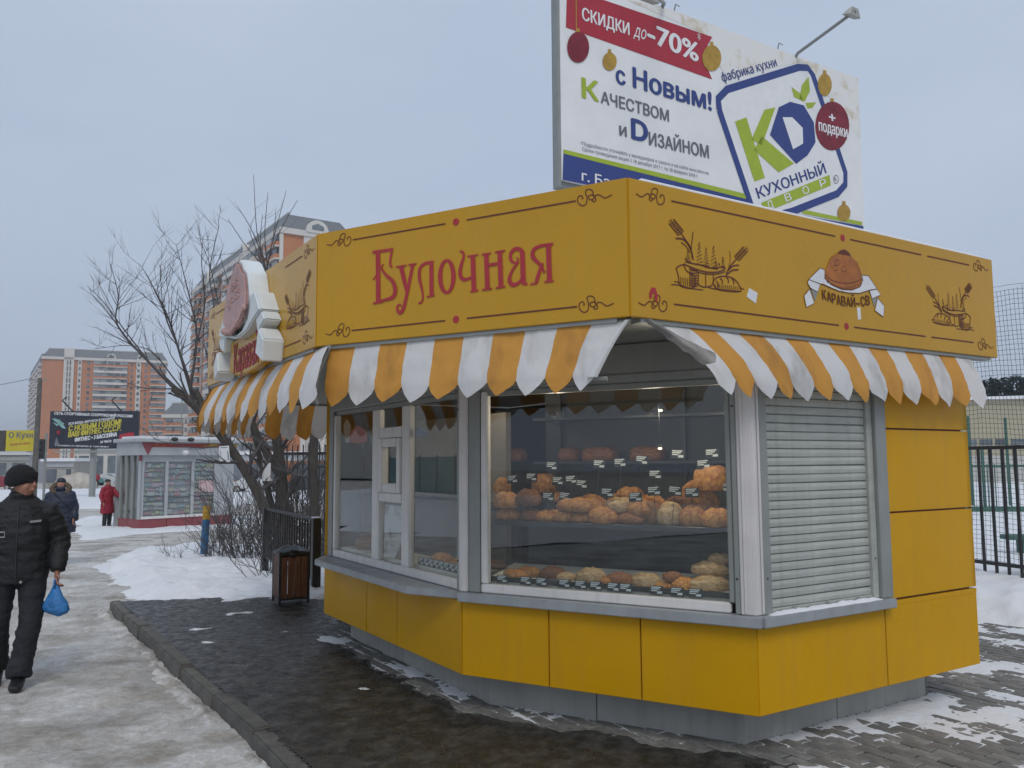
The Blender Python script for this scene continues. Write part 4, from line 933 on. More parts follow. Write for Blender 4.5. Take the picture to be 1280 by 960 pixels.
sticker([(415, 300), (430, 275), (460, 300), (460, 318), (415, 318)], (.03, .07, .20), 'blue sticker high in the right serving pane')

# ================================================================ advertising billboard behind the kiosk
BP0 = Vector((.70, 11.2)); BF = Fr(BP0, BP0+dv(58.6)*6.12)
cp = lambda x, y, d=0: BF.px(690+x/3.2, y/3.2, d)
zt = cp(1238, 318)[1]; zbm = zt-3.1; BLN = cp(1238, 600)[0]
bb = thing('billboard', BF.p(3.0, -.3, 0), 'large white kitchen advertising billboard with red and blue print behind the kiosk', 'billboard')
bbw = mk('billboard_vinyl', (.80, .80, .79), .55, .05, 2, .15, 1.6)
part('panel', MB().fbox(BF, 0, BLN, -.05, 0, zbm, zt), bbw, bb, bevel=.01)
part('frame', MB().fbox(BF, -.05, -.004, -.10, .012, zbm-.1, zt+.05), MAT['grey'], bb); part('frame', MB().fbox(BF, .0, BLN, -.2, -.055, zbm-.08, zt-.02), MAT['grey'], bb)
part('post', MB().tube([BF.p(3.0, -.35, -.3), BF.p(3.0, -.35, zbm)], .17, 14), MAT['grey'], bb, smooth=60)
gold = mk('gold_print', (.42, .25, .03), .5, .25, 8); blu = mk('blue_print', (.03, .055, .22), .5, .06, 6); grn = mk('green_print', (.36, .46, .03), .5, .06, 6)
redb = mk('red_banner', (.40, .022, .04), .5, .08, 3); dkred = mk('dark_red_print', (.20, .012, .025), .5, .25, 5); gryp = mk('grey_print', (.14, .15, .18), .6, .05, 6); wht = mk('white_print', (.80, .80, .80), .5, .04, 6)
goldp = mk('gold_dust_print', (.79, .78, .75), .55, col2=(.56, .46, .27), m2=(.52, .72), scale=3.2, detail=8)
def fl(pts, mat, name, d, clip=True):
    P = [cp(x, y) for x, y in pts]; P = [(min(BLN-.005, max(.005, s)), min(zt-.004, max(zbm+.004, z))) for s, z in P]
    return part(name, MB().flat(BF, P, d), mat, bb)
def el(cx, cy, rx, ry, n=24): return [(cx+rx*math.cos(2*math.pi*i/n), cy+ry*math.sin(2*math.pi*i/n)) for i in range(n)]
fl([(300, 0), (640, 150), (640, 240), (700, 300), (1000, 250), (1240, 560), (1240, 318), (980, 225), (640, 80), (460, 30)], goldp, 'gold_dust', .003)
fl([(55, 110), (640, 318), (600, 222), (640, 148), (205, 0), (60, -60)], redb, 'red_banner', .005)
fl([(45, 614), (800, 800), (860, 900), (860, 1000), (45, 1000)], blu, 'blue_band', .005)
fl([(860, 1000), (860, 830), (1040, 868), (1245, 905), (1245, 1000)], blu, 'blue_band', .005)
fl([(45, 598), (790, 780), (790, 800), (45, 615)], grn, 'green_line', .007); fl([(1000, 838), (1240, 888), (1240, 902), (1000, 854)], grn, 'green_line', .007)
def tx(s, a, b, captop, mat, d=.009, bold=0., slant=0, name='lettering'):
    A, B_ = cp(*a), cp(*b); T = cp(*captop); cap = (T[1]-A[1]); dx = Vector(B_)-Vector(A)
    cap = abs((Vector(T)-Vector(A)).dot(Vector((-dx.y, dx.x)).normalized()))
    return part(name, put_text(BF, s, A, B_, cap, d, bold, slant), mat, bb)
tx('СКИДКИ', (120, 80), (308, 141), (120, 30), wht, bold=.02); tx('до', (326, 145), (372, 160), (326, 92), wht, slant=.25)
tx('-70%', (382, 165), (582, 248), (382, 85), wht, bold=.03); tx('*', (582, 180), (594, 184), (582, 130), wht)
tx('с', (258, 334), (292, 342), (258, 262), blu, bold=.03); tx('Новым!', (325, 350), (636, 442), (325, 270), blu, bold=.03)
tx('К', (122, 390), (184, 406), (122, 312), grn, bold=.035); tx('АЧЕСТВОМ', (195, 412), (466, 487), (195, 364), gryp, bold=.02)
tx('и', (270, 542), (297, 548), (270, 490), gryp, bold=.02); tx('D', (320, 555), (380, 570), (320, 470), blu, bold=.04); tx('ИЗАЙНОМ', (388, 580), (626, 633), (388, 528), gryp, bold=.02)
tiny1 = tx('*Подробности уточняйте у менеджеров в салоне и на сайте www.kdmi.net.', (113, 580), (628, 700), (113, 565), gryp)
tiny2 = tx('Сроки проведения акции с 18 декабря 2017 г. по 28 февраля 2018 г.', (120, 603), (583, 712), (120, 588), gryp)
tiny1['kind'] = tiny2['kind'] = 'stuff'
tx('г. Балашиха', (118, 722), (420, 795), (118, 682), wht, bold=.02)
tx('фабрика кухни', (683, 328), (900, 264), (676, 290), blu, bold=.006)
lg = part('logo_border', MB(), blu, bb)
P = [cp(x, y) for x, y in spline([(690, 358), (985, 270)], 2)]
out = [(668, 440), (664, 395), (700, 358), (985, 270), (1022, 272), (1042, 300), (1172, 690), (1172, 738), (1140, 775), (960, 846), (830, 880), (805, 850), (668, 440)]
bpy.data.objects.remove(lg)
part('logo_ground', MB().flat(BF, [cp(x, y) for x, y in out[:-1]], .006), wht, bb)
part('logo_border', MB().ribbon(BF, [cp(x, y) for x, y in out], .125, .0085), blu, bb)
for l in ([(730, 487), (776, 470), (850, 712), (808, 727)], [(796, 560), (848, 440), (892, 430), (838, 582)], [(838, 545), (966, 655), (905, 690), (806, 600)]): fl(l, grn, 'logo_letter', .010)
fl([(870, 540), (905, 430), (950, 408), (1005, 422), (1045, 490), (1052, 570), (1020, 622), (975, 656)], blu, 'logo_letter', .012); fl([(920, 470), (958, 470), (1000, 512), (1002, 575), (962, 598)], wht, 'logo_letter', .0135)
for l in ([(956, 348), (992, 375), (1002, 406), (966, 388)], [(988, 395), (998, 340), (1025, 308), (1030, 365), (1008, 408)], [(1012, 412), (1055, 410), (1040, 432), (1020, 435)]): fl(l, grn, 'logo_leaf', .010)
tx('КУХОННЫЙ', (825, 795), (1096, 692), (815, 752), blu, d=.011, bold=.02)
fl([(835, 812), (1108, 700), (1114, 742), (880, 838), (850, 850)], grn, 'logo_stripe', .010)
for ch, x, y in (('Д', 862, 838), ('В', 934, 808), ('О', 1005, 780), ('Р', 1074, 752)): tx(ch, (x, y), (x+24, y-9), (x-6, y-30), wht, d=.0125, bold=.01)
part('registered_mark', MB().ribbon(BF, [cp(x, y) for x, y in el(1134, 718, 10, 16)+[el(1134, 718, 10, 16)[0]]], .012, .011), gryp, bb); tx('R', (1130, 726), (1139, 724), (1129, 710), gryp, d=.011)
fl([(93, 0), (97, 0), (97, 130), (94, 130)], gold, 'bauble_string', .010)
for cx, cy, rx, ry, mt, nm in ((103, 190, 44, 62, dkred, 'bauble'), (229, 247, 28, 36, gold, 'bauble'), (637, 233, 38, 52, gold, 'bauble'), (1089, 340, 28, 45, gold, 'bauble'), (1166, 852, 26, 34, gold, 'bauble'), (1119, 505, 68, 98, dkred, 'bauble')):
    fl([p for p in el(cx, cy, rx, ry) if p[0] > 50], mt, nm, .012); fl([(cx-6, cy-ry+1), (cx+6, cy-ry+3), (cx+6, cy-ry-12), (cx-6, cy-ry-14)], gold, 'bauble_cap', .012)
tx('+', (1107, 488), (1132, 494), (1107, 448), wht, d=.014, bold=.03); tx('подарки', (1066, 523), (1180, 552), (1066, 478), wht, d=.014, bold=.02)
for k, (bu, tu) in enumerate((((975, 226), (1215, 42)), ((440, 20), (400, -25)))):
    a = cp(*bu); r = ray(690+tu[0]/3.2, tu[1]/3.2); o_ = BF.o+BF.n*1.0; t = o_.dot(BF.n)/Vector((r.x, r.y)).dot(BF.n); tip = EYE+r*t
    al = part('lamp_arm', MB().tube([BF.p(a[0], -.1, zt-.1), BF.p(a[0], .05, zt+.02), tip], .028, 8), MAT['grey'], bb, smooth=60)
    dd_ = BF.n; q = Vector((BF.x.x, BF.x.y, 0)); part('lamp_head', MB().hexa([tip+q*-.16+Vector((0, 0, -.09))-Vector((*(dd_*.02), 0)), tip+q*.16+Vector((0, 0, -.09))-Vector((*(dd_*.02), 0)), tip+q*.16+Vector((*(dd_*-.16), -.04)), tip+q*-.16+Vector((*(dd_*-.16), -.04)), tip+q*-.08+Vector((0, 0, .06)), tip+q*.08+Vector((0, 0, .06)), tip+q*.08+Vector((*(dd_*-.08), .05)), tip+q*-.08+Vector((*(dd_*-.08), .05))]), MAT['plinth'], al, bevel=.01)
for s in (2.2, 4.55): part('hook', MB().tube([BF.p(s, -.02, zt), BF.p(s, .02, zt+.10), BF.p(s+.05, .05, zt+.06)], .012, 6), MAT['grey'], bb)
# ================================================================ newsstand
NC = gt(172, 663); NF = Fr(NC, NC+Vector((*dv(42), 0))*10)
nl = NF.px(292, 600)[0]; NF = Fr(NC, NF.p(nl, 0, 0)); g0 = NC.z
NS = Fr(Vector(NC[:2])+dv(-48)*1.5, NC)                  # left side, with the counter window
nz = lambda v, u=200: NF.px(u, v)[1]
zb1, zw0, zw1, zr0, zr1 = nz(648), nz(646), nz(577), nz(569), nz(553)
ns = thing('newsstand', NC, 'grey glazed newsstand with dark red base panels and magazines in its windows', 'newsstand')
NB = lambda n, mb, m, par=ns, **k: part(n, mb, MAT[m] if isinstance(m, str) else m, par, **k)
cut = [0, nl*.27, nl*.53, nl*.82, nl]
cut = [0]+[NF.px(u, 655)[0] for u in (208, 240, 271)]+[nl]
for F, cs_ in ((NF, cut), (NS, [0, .75, 1.5])):
    for a, b in zip(cs_, cs_[1:]): NB('base_panel', MB().fbox(F, a+.01, b-.01, -.05, 0, g0-.1, zb1), 'kred', bevel=.006)
sw_ = [NF.px(u, 610)[0] for u in (178, 208.5, 241, 269.5)]
NB('corner_post', MB().fbox(NF, 0, sw_[0]-.02, -.1, -.01, zb1, zr0), 'kgrey'); NB('corner_cap', MB().fbox(NF, -.01, sw_[0]-.04, -.1, 0.01, nz(576), zr0+.02), 'kred')
NB('wall_panel', MB().fbox(NF, sw_[3]+.05, nl, -.1, -.02, zb1, zr0), 'kgrey')
NB('lintel', MB().fbox(NF, sw_[0]-.02, sw_[3]+.05, -.12, .0, zw1, zr0), 'kgrey'); NB('window_sill', MB().fbox(NF, sw_[0]-.02, sw_[3]+.05, -.1, .03, zb1, zw0+.03), 'upvc')
for i in range(3):
    NB('window_pane', MB().fbox(NF, sw_[i]+.04, sw_[i+1]-.04, -.05, -.045, zw0+.03, zw1), 'glass')
for i in range(4): NB('mullion', MB().fbox(NF, sw_[i]-.05, sw_[i]+.05, -.09, -.01, zw0, zw1), 'kgrey')
for i in range(4): 
    NB('side_post', MB().fbox(NS, i*.45+.0, i*.45+.12, -.1, -.01, zb1, zr0), 'grey')
    if i < 3: NB('side_pane', MB().fbox(NS, i*.45+.13, i*.45+.44, -.06, -.05, zb1, zr0), 'glass')
plan = [NS.p(0, .25, 0), NC+Vector((*(NF.n*.3+NS.n*.25), 0)), NF.p(nl+.2, .3, 0), NF.p(nl+.2, -2.3, 0), NS.p(0, -nl, 0)]
NB('cornice', MB().prism([q[:2] for q in (NS.p(0, .12, 0), NC+Vector((*(NF.n*.14+NS.n*.12), 0)), NF.p(nl+.1, .14, 0), NF.p(nl+.1, -2.3, 0), NS.p(0, -nl, 0))], zr0, zr1), 'kgrey')
NB('fascia_strip', MB().fbox(NF, .3, nl, .142, .15, zr1-.16, zr1-.03), mk('fascia', (.30, .04, .04), .5, col2=(.45, .27, .05), m2=(.50, .60), scale=1.4)); NB('pennant', MB().plate(NF, [(-.05, zr1+.02), (.40, zr1+.02), (.18, zr1-.42)], .142, .152), 'kred')
NB('roof', MB().prism([q[:2] for q in plan], zr1, zr1+.12), 'kgrey', bevel=.02); NB('roof_upstand', MB().prism([q[:2] for q in inset([Vector(q[:2]) for q in plan], .3)], zr1+.12, nz(545)), 'kgrey'); NB('roof_snow', MB().prism([q[:2] for q in inset([Vector(q[:2]) for q in plan], .2)], zr1+.121, zr1+.2), 'roofsnow')
NB('back_wall', MB().fbox(NF, .15, nl-.05, -2.2, -2.1, g0, zr0), 'kgrey'); NB('back_wall', MB().fbox(NF, nl-.1, nl, -2.2, -.1, g0, zr0), 'kgrey')
NB('wall_lamp', MB().ball(NF.p(NF.px(229, 565)[0], .16, nz(566)), (.12, .1, .09), 10, 7), 'white', smooth=180)
NB('aerial', MB().tube([NF.p(nl*.48, -.5, zr1+.1), NF.p(nl*.48, -.5, zr1+1.9)], .02, 5), 'grey')
for s in (.95, 1.5, 2.7): NB('spotlight', MB().add([], []).ball(NF.p(s, .35, zr1+.1), (.12, .08, .07), 8, 6), 'blk', smooth=180)
# magazines: hundreds of small covers behind the panes
mm = MB(); cols = []
pal = [(.6, .12, .2), (.7, .6, .25), (.35, .5, .6), (.7, .68, .65), (.25, .35, .45), (.65, .35, .45), (.4, .55, .4), (.7, .5, .25), (.3, .3, .3), (.6, .58, .45), (.6, .6, .6)]
for w in range(3):
    s = sw_[w]+.08; rows_ = [11, 9, 12][w]; hh = (zw1-zw0-.1)/rows_
    for r_ in range(rows_):
        x = s
        while x < sw_[w+1]-.12:
            wd = random.choice((.05, .08, .13, .2, .26))*random.uniform(.8, 1.2); c = random.choice(pal)
            mm.fbox(NF, x, min(x+wd-.012, sw_[w+1]-.06), -.085, -.07+random.uniform(0, .01), zw0+.05+r_*hh+random.uniform(0, .05), zw0+.05+r_*hh+hh*random.uniform(.5, .97)); cols.append(tuple(.42*q_+.58*.44 for q_ in c)); x += wd
    mm.fbox(NF, sw_[w]+.03, sw_[w+1]-.03, -.12, -.10, zw0, zw1); cols.append((.35, .35, .36))
o = single('magazines', mm, vcol('magazine_covers'), 'rows of colourful magazine covers filling the newsstand windows', 'magazines', kind='stuff')
ca = o.data.color_attributes.new('Col', 'FLOAT_COLOR', 'CORNER')
for p in o.data.polygons:
    for li in p.loop_indices: ca.data[li].color = (*cols[p.index//6], 1)
single('notice', MB().fbox(NF, NF.px(249, 615)[0], NF.px(269, 615)[0], -.044, -.04, nz(617), nz(602)), mk('notice', (.6, .45, .45), .6, col2=(.35, .12, .14), m2=(.5, .65), scale=6), 'pink paper notice on the right newsstand pane', 'notice')

# ================================================================ apartment blocks
MAT['orange'] = mk('orange_brick', (.52, .20, .085), .8, .10, .4)
MAT['cream'] = mk('cream_render', (.66, .63, .58), .8, .07, .3)
MAT['mans'] = mk('mansard_grey', (.155, .165, .175), .6, .08, .3)
MAT['bwin'] = mk('block_window', (.13, .15, .17), .25, .3, .6, obj_rand=.45)
MAT['balc'] = mk('balcony_glazing', (.33, .35, .36), .35, .2, .5, obj_rand=.25)
FL = 2.9
def block(name, p, q, depth, base, floors, cols, label, wallm='orange'):
    F = Fr(p, q); top = base+floors*FL
    b = thing(name, F.p(F.L/2, -depth/2, base), label, 'apartment block', 'brick apartment towers')
    back = [F.p(0, -depth, 0), F.p(F.L, -depth, 0)]
    part('wall', MB().prism([F.p(0, -.3, 0)[:2], F.p(F.L, -.3, 0)[:2], back[1][:2], back[0][:2]], base, top), MAT[wallm], b)
    part('cornice', MB().prism([F.p(-.6, .5, 0)[:2], F.p(F.L+.6, .5, 0)[:2], F.p(F.L+.6, -depth-.6, 0)[:2], F.p(-.6, -depth-.6, 0)[:2]], top, top+1.3), MAT['cream'], b)
    m = MB(); r0 = [F.p(-.3, .2, top+1.3), F.p(F.L+.3, .2, top+1.3), F.p(F.L+.3, -depth-.3, top+1.3), F.p(-.3, -depth-.3, top+1.3)]; r1 = [F.p(2.2, -2.3, top+5.2), F.p(F.L-2.2, -2.3, top+5.2), F.p(F.L-2.2, -depth+2.2, top+5.2), F.p(2.2, -depth+2.2, top+5.2)]
    m.hexa(r0+r1); roof = part('roof', m, MAT['mans'], b)
    part('roof_rail', MB().fbox(F, 2, F.L-2, -2.6, -2.2, top+5.2, top+5.7), MAT['plinth'], roof)
    wm_ = {}
    def win(s, w, h, z, d, mat='bwin', nm='window'):
        k = (round(w, 2), h, mat)
        if k not in wm_:
            mb = MB().box((-w/2, -.12, 0), (w/2, .12, h)); me = mesh_of('window', mb); me.materials.append(MAT[mat]); wm_[k] = me
        inst(nm, wm_[k], fmat(F, s, d, z), b)
    for kind, a, c in cols:
        a *= F.L; c *= F.L
        if kind == 'o':
            continue
        if kind == 'w':                 # cream strip with one window a floor
            part('cream_strip', MB().fbox(F, a, c, -.3, .15, base, top), MAT['cream'], b)
            for f in range(floors): win((a+c)/2, (c-a)*.5, 1.5, base+f*FL+.8, .16)
        if kind == 'ow':                # brick strip with one window a floor
            for f in range(floors): win((a+c)/2, min(1.6, (c-a)*.4), 1.5, base+f*FL+.8, -.25)
        if kind == 't':                 # cream stair tower rising over the roof with dark glazed slots
            part('stair_tower', MB().fbox(F, a, c, -3, .5, base, top+5.6), MAT['cream'], b)
            for f in range(floors):
                win(a+(c-a)*.36, (c-a)*.13, 2.3, base+f*FL+.3, .52); win(a+(c-a)*.64, (c-a)*.13, 2.3, base+f*FL+.3, .52)
        if kind == 'b':                 # stack of glazed balconies, brick and cream bands
            n = max(2, round((c-a)/3.3))
            part('balcony_wall', MB().fbox(F, a, c, -.3, .2, base, top), MAT['balc'], b)
            for f in range(floors):
                z = base+f*FL
                part('balcony', MB().fbox(F, a+.05, c-.05, .2, 1.3, z+.1, z+1.0), MAT[wallm if f % 2 or n < 3 else 'cream'], b)
                part('balcony_slab', MB().fbox(F, a, c, .2, 1.4, z-.22, z+.1), MAT['cream'], b)
                for k in range(n): win(a+(c-a)*(k+.5)/n, (c-a)/n*.72, 1.25, z+1.2, .7, 'balc' if random.random() < .55 else 'bwin')
        if kind == 'd':                 # dormer with a round head
            P = [(a+(c-a)*t, top+1.3+2.6*math.sin(math.pi*min(1, max(0, (t-.0))))**.5) for t in [i/10 for i in range(11)]]
            part('dormer', MB().plate(F, [(a, top+1.0)]+P+[(c, top+1.0)], -2, .6), MAT['cream'], roof)
            part('dormer_window', MB().plate(F, [(a+(c-a)*.2, top+1.6), (a+(c-a)*.2, top+2.6), (a+(c-a)*.5, top+3.2), (a+(c-a)*.8, top+2.6), (a+(c-a)*.8, top+1.6)], .6, .68), MAT['bwin'], roof)
    return b, F, top
# left block, about 400 m away
def ptd(u, v, y): q = aty(u, v, y); return Vector((q.x, q.y))
pL, pR = ptd(51, 500, 398), ptd(207, 500, 420)
bl, FBL, topL = block('apartment_block', pL, pR, 16, .5, 18, [('t', .165, .245), ('w', .275, .305), ('ow', .33, .39), ('b', .40, .675), ('ow', .685, .735), ('w', .745, .785), ('ow', .80, .855), ('b', .865, 1.0), ('d', .5, .58), ('d', .75, .80)], 'orange and cream brick apartment block with grey mansard roof at far left')
# its short side, seen as a stack of balconies
FS = Fr(ptd(37.5, 500, 484), pL)
part('wing_wall', MB().fbox(FS, 0, FS.L-.2, -6, 0, -2, topL), MAT['orange'], bl); part('wing_roof', MB().fbox(FS, 0, FS.L-.2, -6, .4, topL, topL+2.5), MAT['mans'], bl)
for f in range(18):
    z = .5+f*FL
    for k in range(5): part('wing_balcony', MB().fbox(FS, FS.L*(k+.1)/5, FS.L*(k+.75)/5, 0, 1.3, z, z+1.1), MAT['cream'], bl); part('wing_window', MB().fbox(FS, FS.L*(k+.1)/5, FS.L*(k+.75)/5, 0, .9, z+1.1, z+2.5), MAT['balc'], bl)
# long tower behind the tree: long side recedes left, gable faces right
nc = ptd(349, 400, 182); fe = nc+dv(-34)*82
tw, FTW, topT = block('apartment_block', fe, nc, 17, -2, 19, [('w', 0, .05), ('b', .05, .15), ('ow', .15, .20), ('w', .20, .24), ('b', .25, .36), ('ow', .36, .40), ('w', .41, .46), ('b', .47, .58), ('ow', .58, .63), ('w', .63, .67), ('b', .68, .80), ('ow', .80, .85), ('w', .85, .89), ('b', .90, 1.0), ('d', .2, .24), ('d', .63, .67)], 'tall brick apartment tower with grey mansard roof behind the bare tree')
ce = nc+dv(56)*17; FG = Fr(nc, ce)
part('gable_strip', MB().fbox(FG, 5.2, 11.5, 0, .35, -2, topT), MAT['cream'], tw)
for f in range(19): part('window', MB().fbox(FG, 7, 9.7, .35, .5, -1.1+f*FL, .5+f*FL), MAT['bwin'], tw)
dorm = part('dormer', MB().plate(FG, [(5.6, topT+1)]+[(5.6+5.4*t/10, topT+1.6+2.4*math.sin(math.pi*t/10)**.5) for t in range(11)]+[(11, topT+1)], -2, .8), MAT['cream'], tw)
part('dormer_window', MB().plate(FG, [(6.9, topT+1.7), (6.9, topT+2.6), (8.3, topT+3.2), (9.7, topT+2.6), (9.7, topT+1.7)], .8, .9), MAT['bwin'], dorm)
part('corner_strip', MB().fbox(FG, -.3, .5, -.2, .3, -2, topT), MAT['cream'], tw)
# pale block between them, low shops and hedge along the far street
q0, q1 = ptd(205, 500, 300), ptd(262, 500, 300)
block('apartment_block', q0, q1, 14, -2, 7, [('b', .05, .45), ('w', .45, .55), ('b', .55, .95)], 'lower pale brick block between the two towers')
def shed(u0, u1, v0, y, h, mat, label, name='shop', roofm='roofsnow'):
    a, b = ptd(u0, v0, y), ptd(u1, v0, y); F = Fr(a, b); g = terrain(y)
    t = thing(name, F.p(F.L/2, -2, g), label, 'shop')
    part('wall', MB().fbox(F, 0, F.L, -4, 0, g-.5, g+h), mat, t); part('roof', MB().fbox(F, -.3, F.L+.3, -4.3, .4, g+h, g+h+.35), MAT[roofm], t)
    n = max(2, int(F.L/2.4))
    for i in range(n): part('window', MB().fbox(F, F.L*(i+.12)/n, F.L*(i+.82)/n, 0, .06, g+.7, g+h*.72), MAT['bwin'], t)
    part('door', MB().fbox(F, F.L*.46, F.L*.46+.9, .061, .1, g, g+2.05), MAT['plinth'], t)
    part('fascia', MB().fbox(F, 0, F.L, .0, .12, g+h*.8, g+h*.98), MAT['kgrey'], t)
    return t
shed(-60, 36, 590, 125, 4.2, MAT['kgrey'], 'long low grey shop with snowy roof beneath the yellow billboard')
shed(56, 92, 590, 88, 2.9, MAT['plinth'], 'small grey pavilion with snowy roof left of the dark billboard post')
shed(96, 205, 580, 150, 6.0, MAT['cream'], 'low cream building with snowy roof behind the dark billboard')
shed(280, 420, 590, 95, 3.6, mk('orange_shop', (.42, .16, .06), .7, .1, 1), 'low orange shop seen through the tree trunks')
single('snow_heap', MB().ball(gt(94, 611)+Vector((0, 0, .3)), (2.2, 1.8, 1.5), 20, 12), mk('dirty_snow', (.50, .46, .40), .8, .2, 2, .4, 8), 'dirty snow heap at the roadside left of the dark billboard post', 'snow heap', smooth=180)
# ================================================================ street billboards, poles
u0, u1 = aty(63, 513, 58), aty(169, 561, 58)
DF = Fr(u0, (u1.x, u1.y+.3)); dz0, dz1 = aty(63, 561, 58).z, aty(63, 514, 58).z
db = thing('billboard', DF.p(DF.L*.5, -.3, terrain(58)), 'dark fitness-club billboard with slanted yellow lettering on a grey post', 'billboard')
part('panel', MB().fbox(DF, 0, DF.L, -.3, 0, dz0, dz1), mk('night_print', (.018, .022, .035), .5, .3, .6), db)
part('post', MB().fbox(DF, DF.L*.462, DF.L*.512, -.5, -.12, terrain(58)-.3, dz0), MAT['grey'], db)
part('catwalk', MB().fbox(DF, .5, DF.L-.5, .0, .25, dz0-.25, dz0-.15), MAT['grey'], db)
dp = lambda x, y: DF.px(x/5.333, 400+y/5.333)
yel = mk('yellow_print', (.55, .48, .05), .5, .05, 3); tealp = mk('teal_print', (.25, .45, .42), .5, .1, 3)
def dt(s, a, b, cap, mat, bold=.03, sl=0): part('lettering', put_text(DF, s, dp(*a), dp(*b), cap*.0105, .01, bold, sl), mat, db)
dt('СЕТЬ СПОРТИВНЫХ СООРУЖЕНИЙ РОССИИ', (362, 630), (882, 650), 18, wht); dt('ВСЯ МОЩЬ ФИТНЕСА В ПОДАРОК', (458, 700), (765, 662), 16, wht, .02, .2)
dt('С НОВЫМ ГОДОМ!', (458, 742), (806, 696), 36, yel, .035, .2); dt('ВАШ ФИТНЕС С.С.С.Р.', (455, 782), (806, 735), 36, yel, .035, .2)
dt('ФИТНЕС • 3 БАССЕЙНА', (498, 812), (778, 774), 26, wht, .03, .2); dt('24 ЧАСА', (668, 822), (742, 814), 16, wht, .03, .2)
dt('Г. БАЛАШИХА, УЛ. СВЕРДЛОВА, 38   8 (495) 788-88-77', (372, 840), (725, 850), 9, wht)
for l in ([(345, 655), (400, 665), (440, 725), (415, 720), (385, 690)], [(360, 650), (430, 690), (420, 700)], [(350, 680), (395, 700), (380, 706)]): part('print', MB().flat(DF, [dp(*q) for q in l], .009), tealp, db)
part('print', MB().flat(DF, [dp(*q) for q in [(790, 800), (800, 765), (860, 750), (895, 752), (890, 785), (840, 805)]], .009), redb, db); part('print', MB().flat(DF, [dp(*q) for q in [(360, 830), (378, 780), (396, 832)]], .009), gryp, db); part('print', MB().flat(DF, [dp(x, y) for x, y in el(390, 748, 14, 16)], .009), dkred, db)
for x in (490, 815):
    c = dp(x, 600); part('lamp', MB().tube([DF.p(c[0], -.1, dz1-.1), DF.p(c[0]-.5, .6, dz1+.7), DF.p(c[0]-.1, .9, dz1+.9)], .05, 6), MAT['blk'], db)
YF = Fr(aty(-60, 550, 118), aty(47.5, 550, 118)); yz0, yz1 = aty(20, 564, 118).z, aty(20, 538, 118).z
yb = thing('billboard', YF.p(YF.L*.4, -.3, terrain(118)), 'yellow kitchen billboard at the left edge behind the lamp post', 'billboard')
ys = YF.px(10, 550)[0]
part('panel', MB().fbox(YF, ys-.3, YF.L, -.3, 0, yz0, yz1), mk('yellow_board', (.60, .50, .025), .5, .08, 1), yb); part('panel', MB().fbox(YF, 0, ys-.4, -.3, 0, yz0, yz1), mk('dark_board', (.06, .05, .05), .5, .3, 1), yb)
a = YF.px(11, 550)[0]; part('lettering', put_text(YF, 'О Кухн', (a, yz1-1.05), (a+3.4, yz1-1.05), .8, .02, .03), gryp, yb); part('lettering', put_text(YF, 'Кухни на заказ', (a+.3, yz0+.75), (a+3.0, yz0+1.0), .4, .02, .01), redb, yb)
part('post', MB().fbox(YF, 1.5, 2.1, -.6, -.3, terrain(118)-.2, yz0), MAT['grey'], yb)
lp = aty(43, 590, 34); lz = aty(44.5, 473, 34).z
pole = thing('utility_pole', (lp.x, lp.y, terrain(34)), 'tall grey concrete utility pole behind the man in black', 'pole')
part('shaft', MB().tube([(lp.x, lp.y, terrain(34)-.2), (lp.x+.05, lp.y, lz)], [.13, .085], 12), MAT['conc'], pole, smooth=60)
part('cross_arm', MB().tube([(lp.x-.35, lp.y, lz-.05), (lp.x+.3, lp.y, lz-.05)], .035, 6), MAT['grey'], pole)
wa = Vector((lp.x-.3, lp.y, lz)); we = aty(-80, 481, 45); part('wire', MB().tube([wa.lerp(we, t/8)-Vector((0, 0, .25*math.sin(t/8*math.pi))) for t in range(9)], .012, 5), MAT['blk'], pole)
tl = aty(52, 590, 40); tz = aty(52, 549, 40).z
tr_ = thing('traffic_light', (tl.x, tl.y, terrain(40)), 'dark traffic light on a grey post beside the utility pole', 'traffic light')
part('post', MB().tube([(tl.x+.12, tl.y+.05, terrain(40)-.2), (tl.x+.12, tl.y+.05, tz+.3)], .06, 8), MAT['grey'], tr_, smooth=60); part('signal_head', MB().box((tl.x-.16, tl.y-.2, tz-.95), (tl.x+.12, tl.y, tz)), MAT['blk'], tr_, bevel=.03)
for k in range(3): part('lens', MB().ball((tl.x-.02, tl.y-.2, tz-.16-k*.31), (.09, .05, .09), 10, 6), MAT['rubber'], tr_, smooth=180)
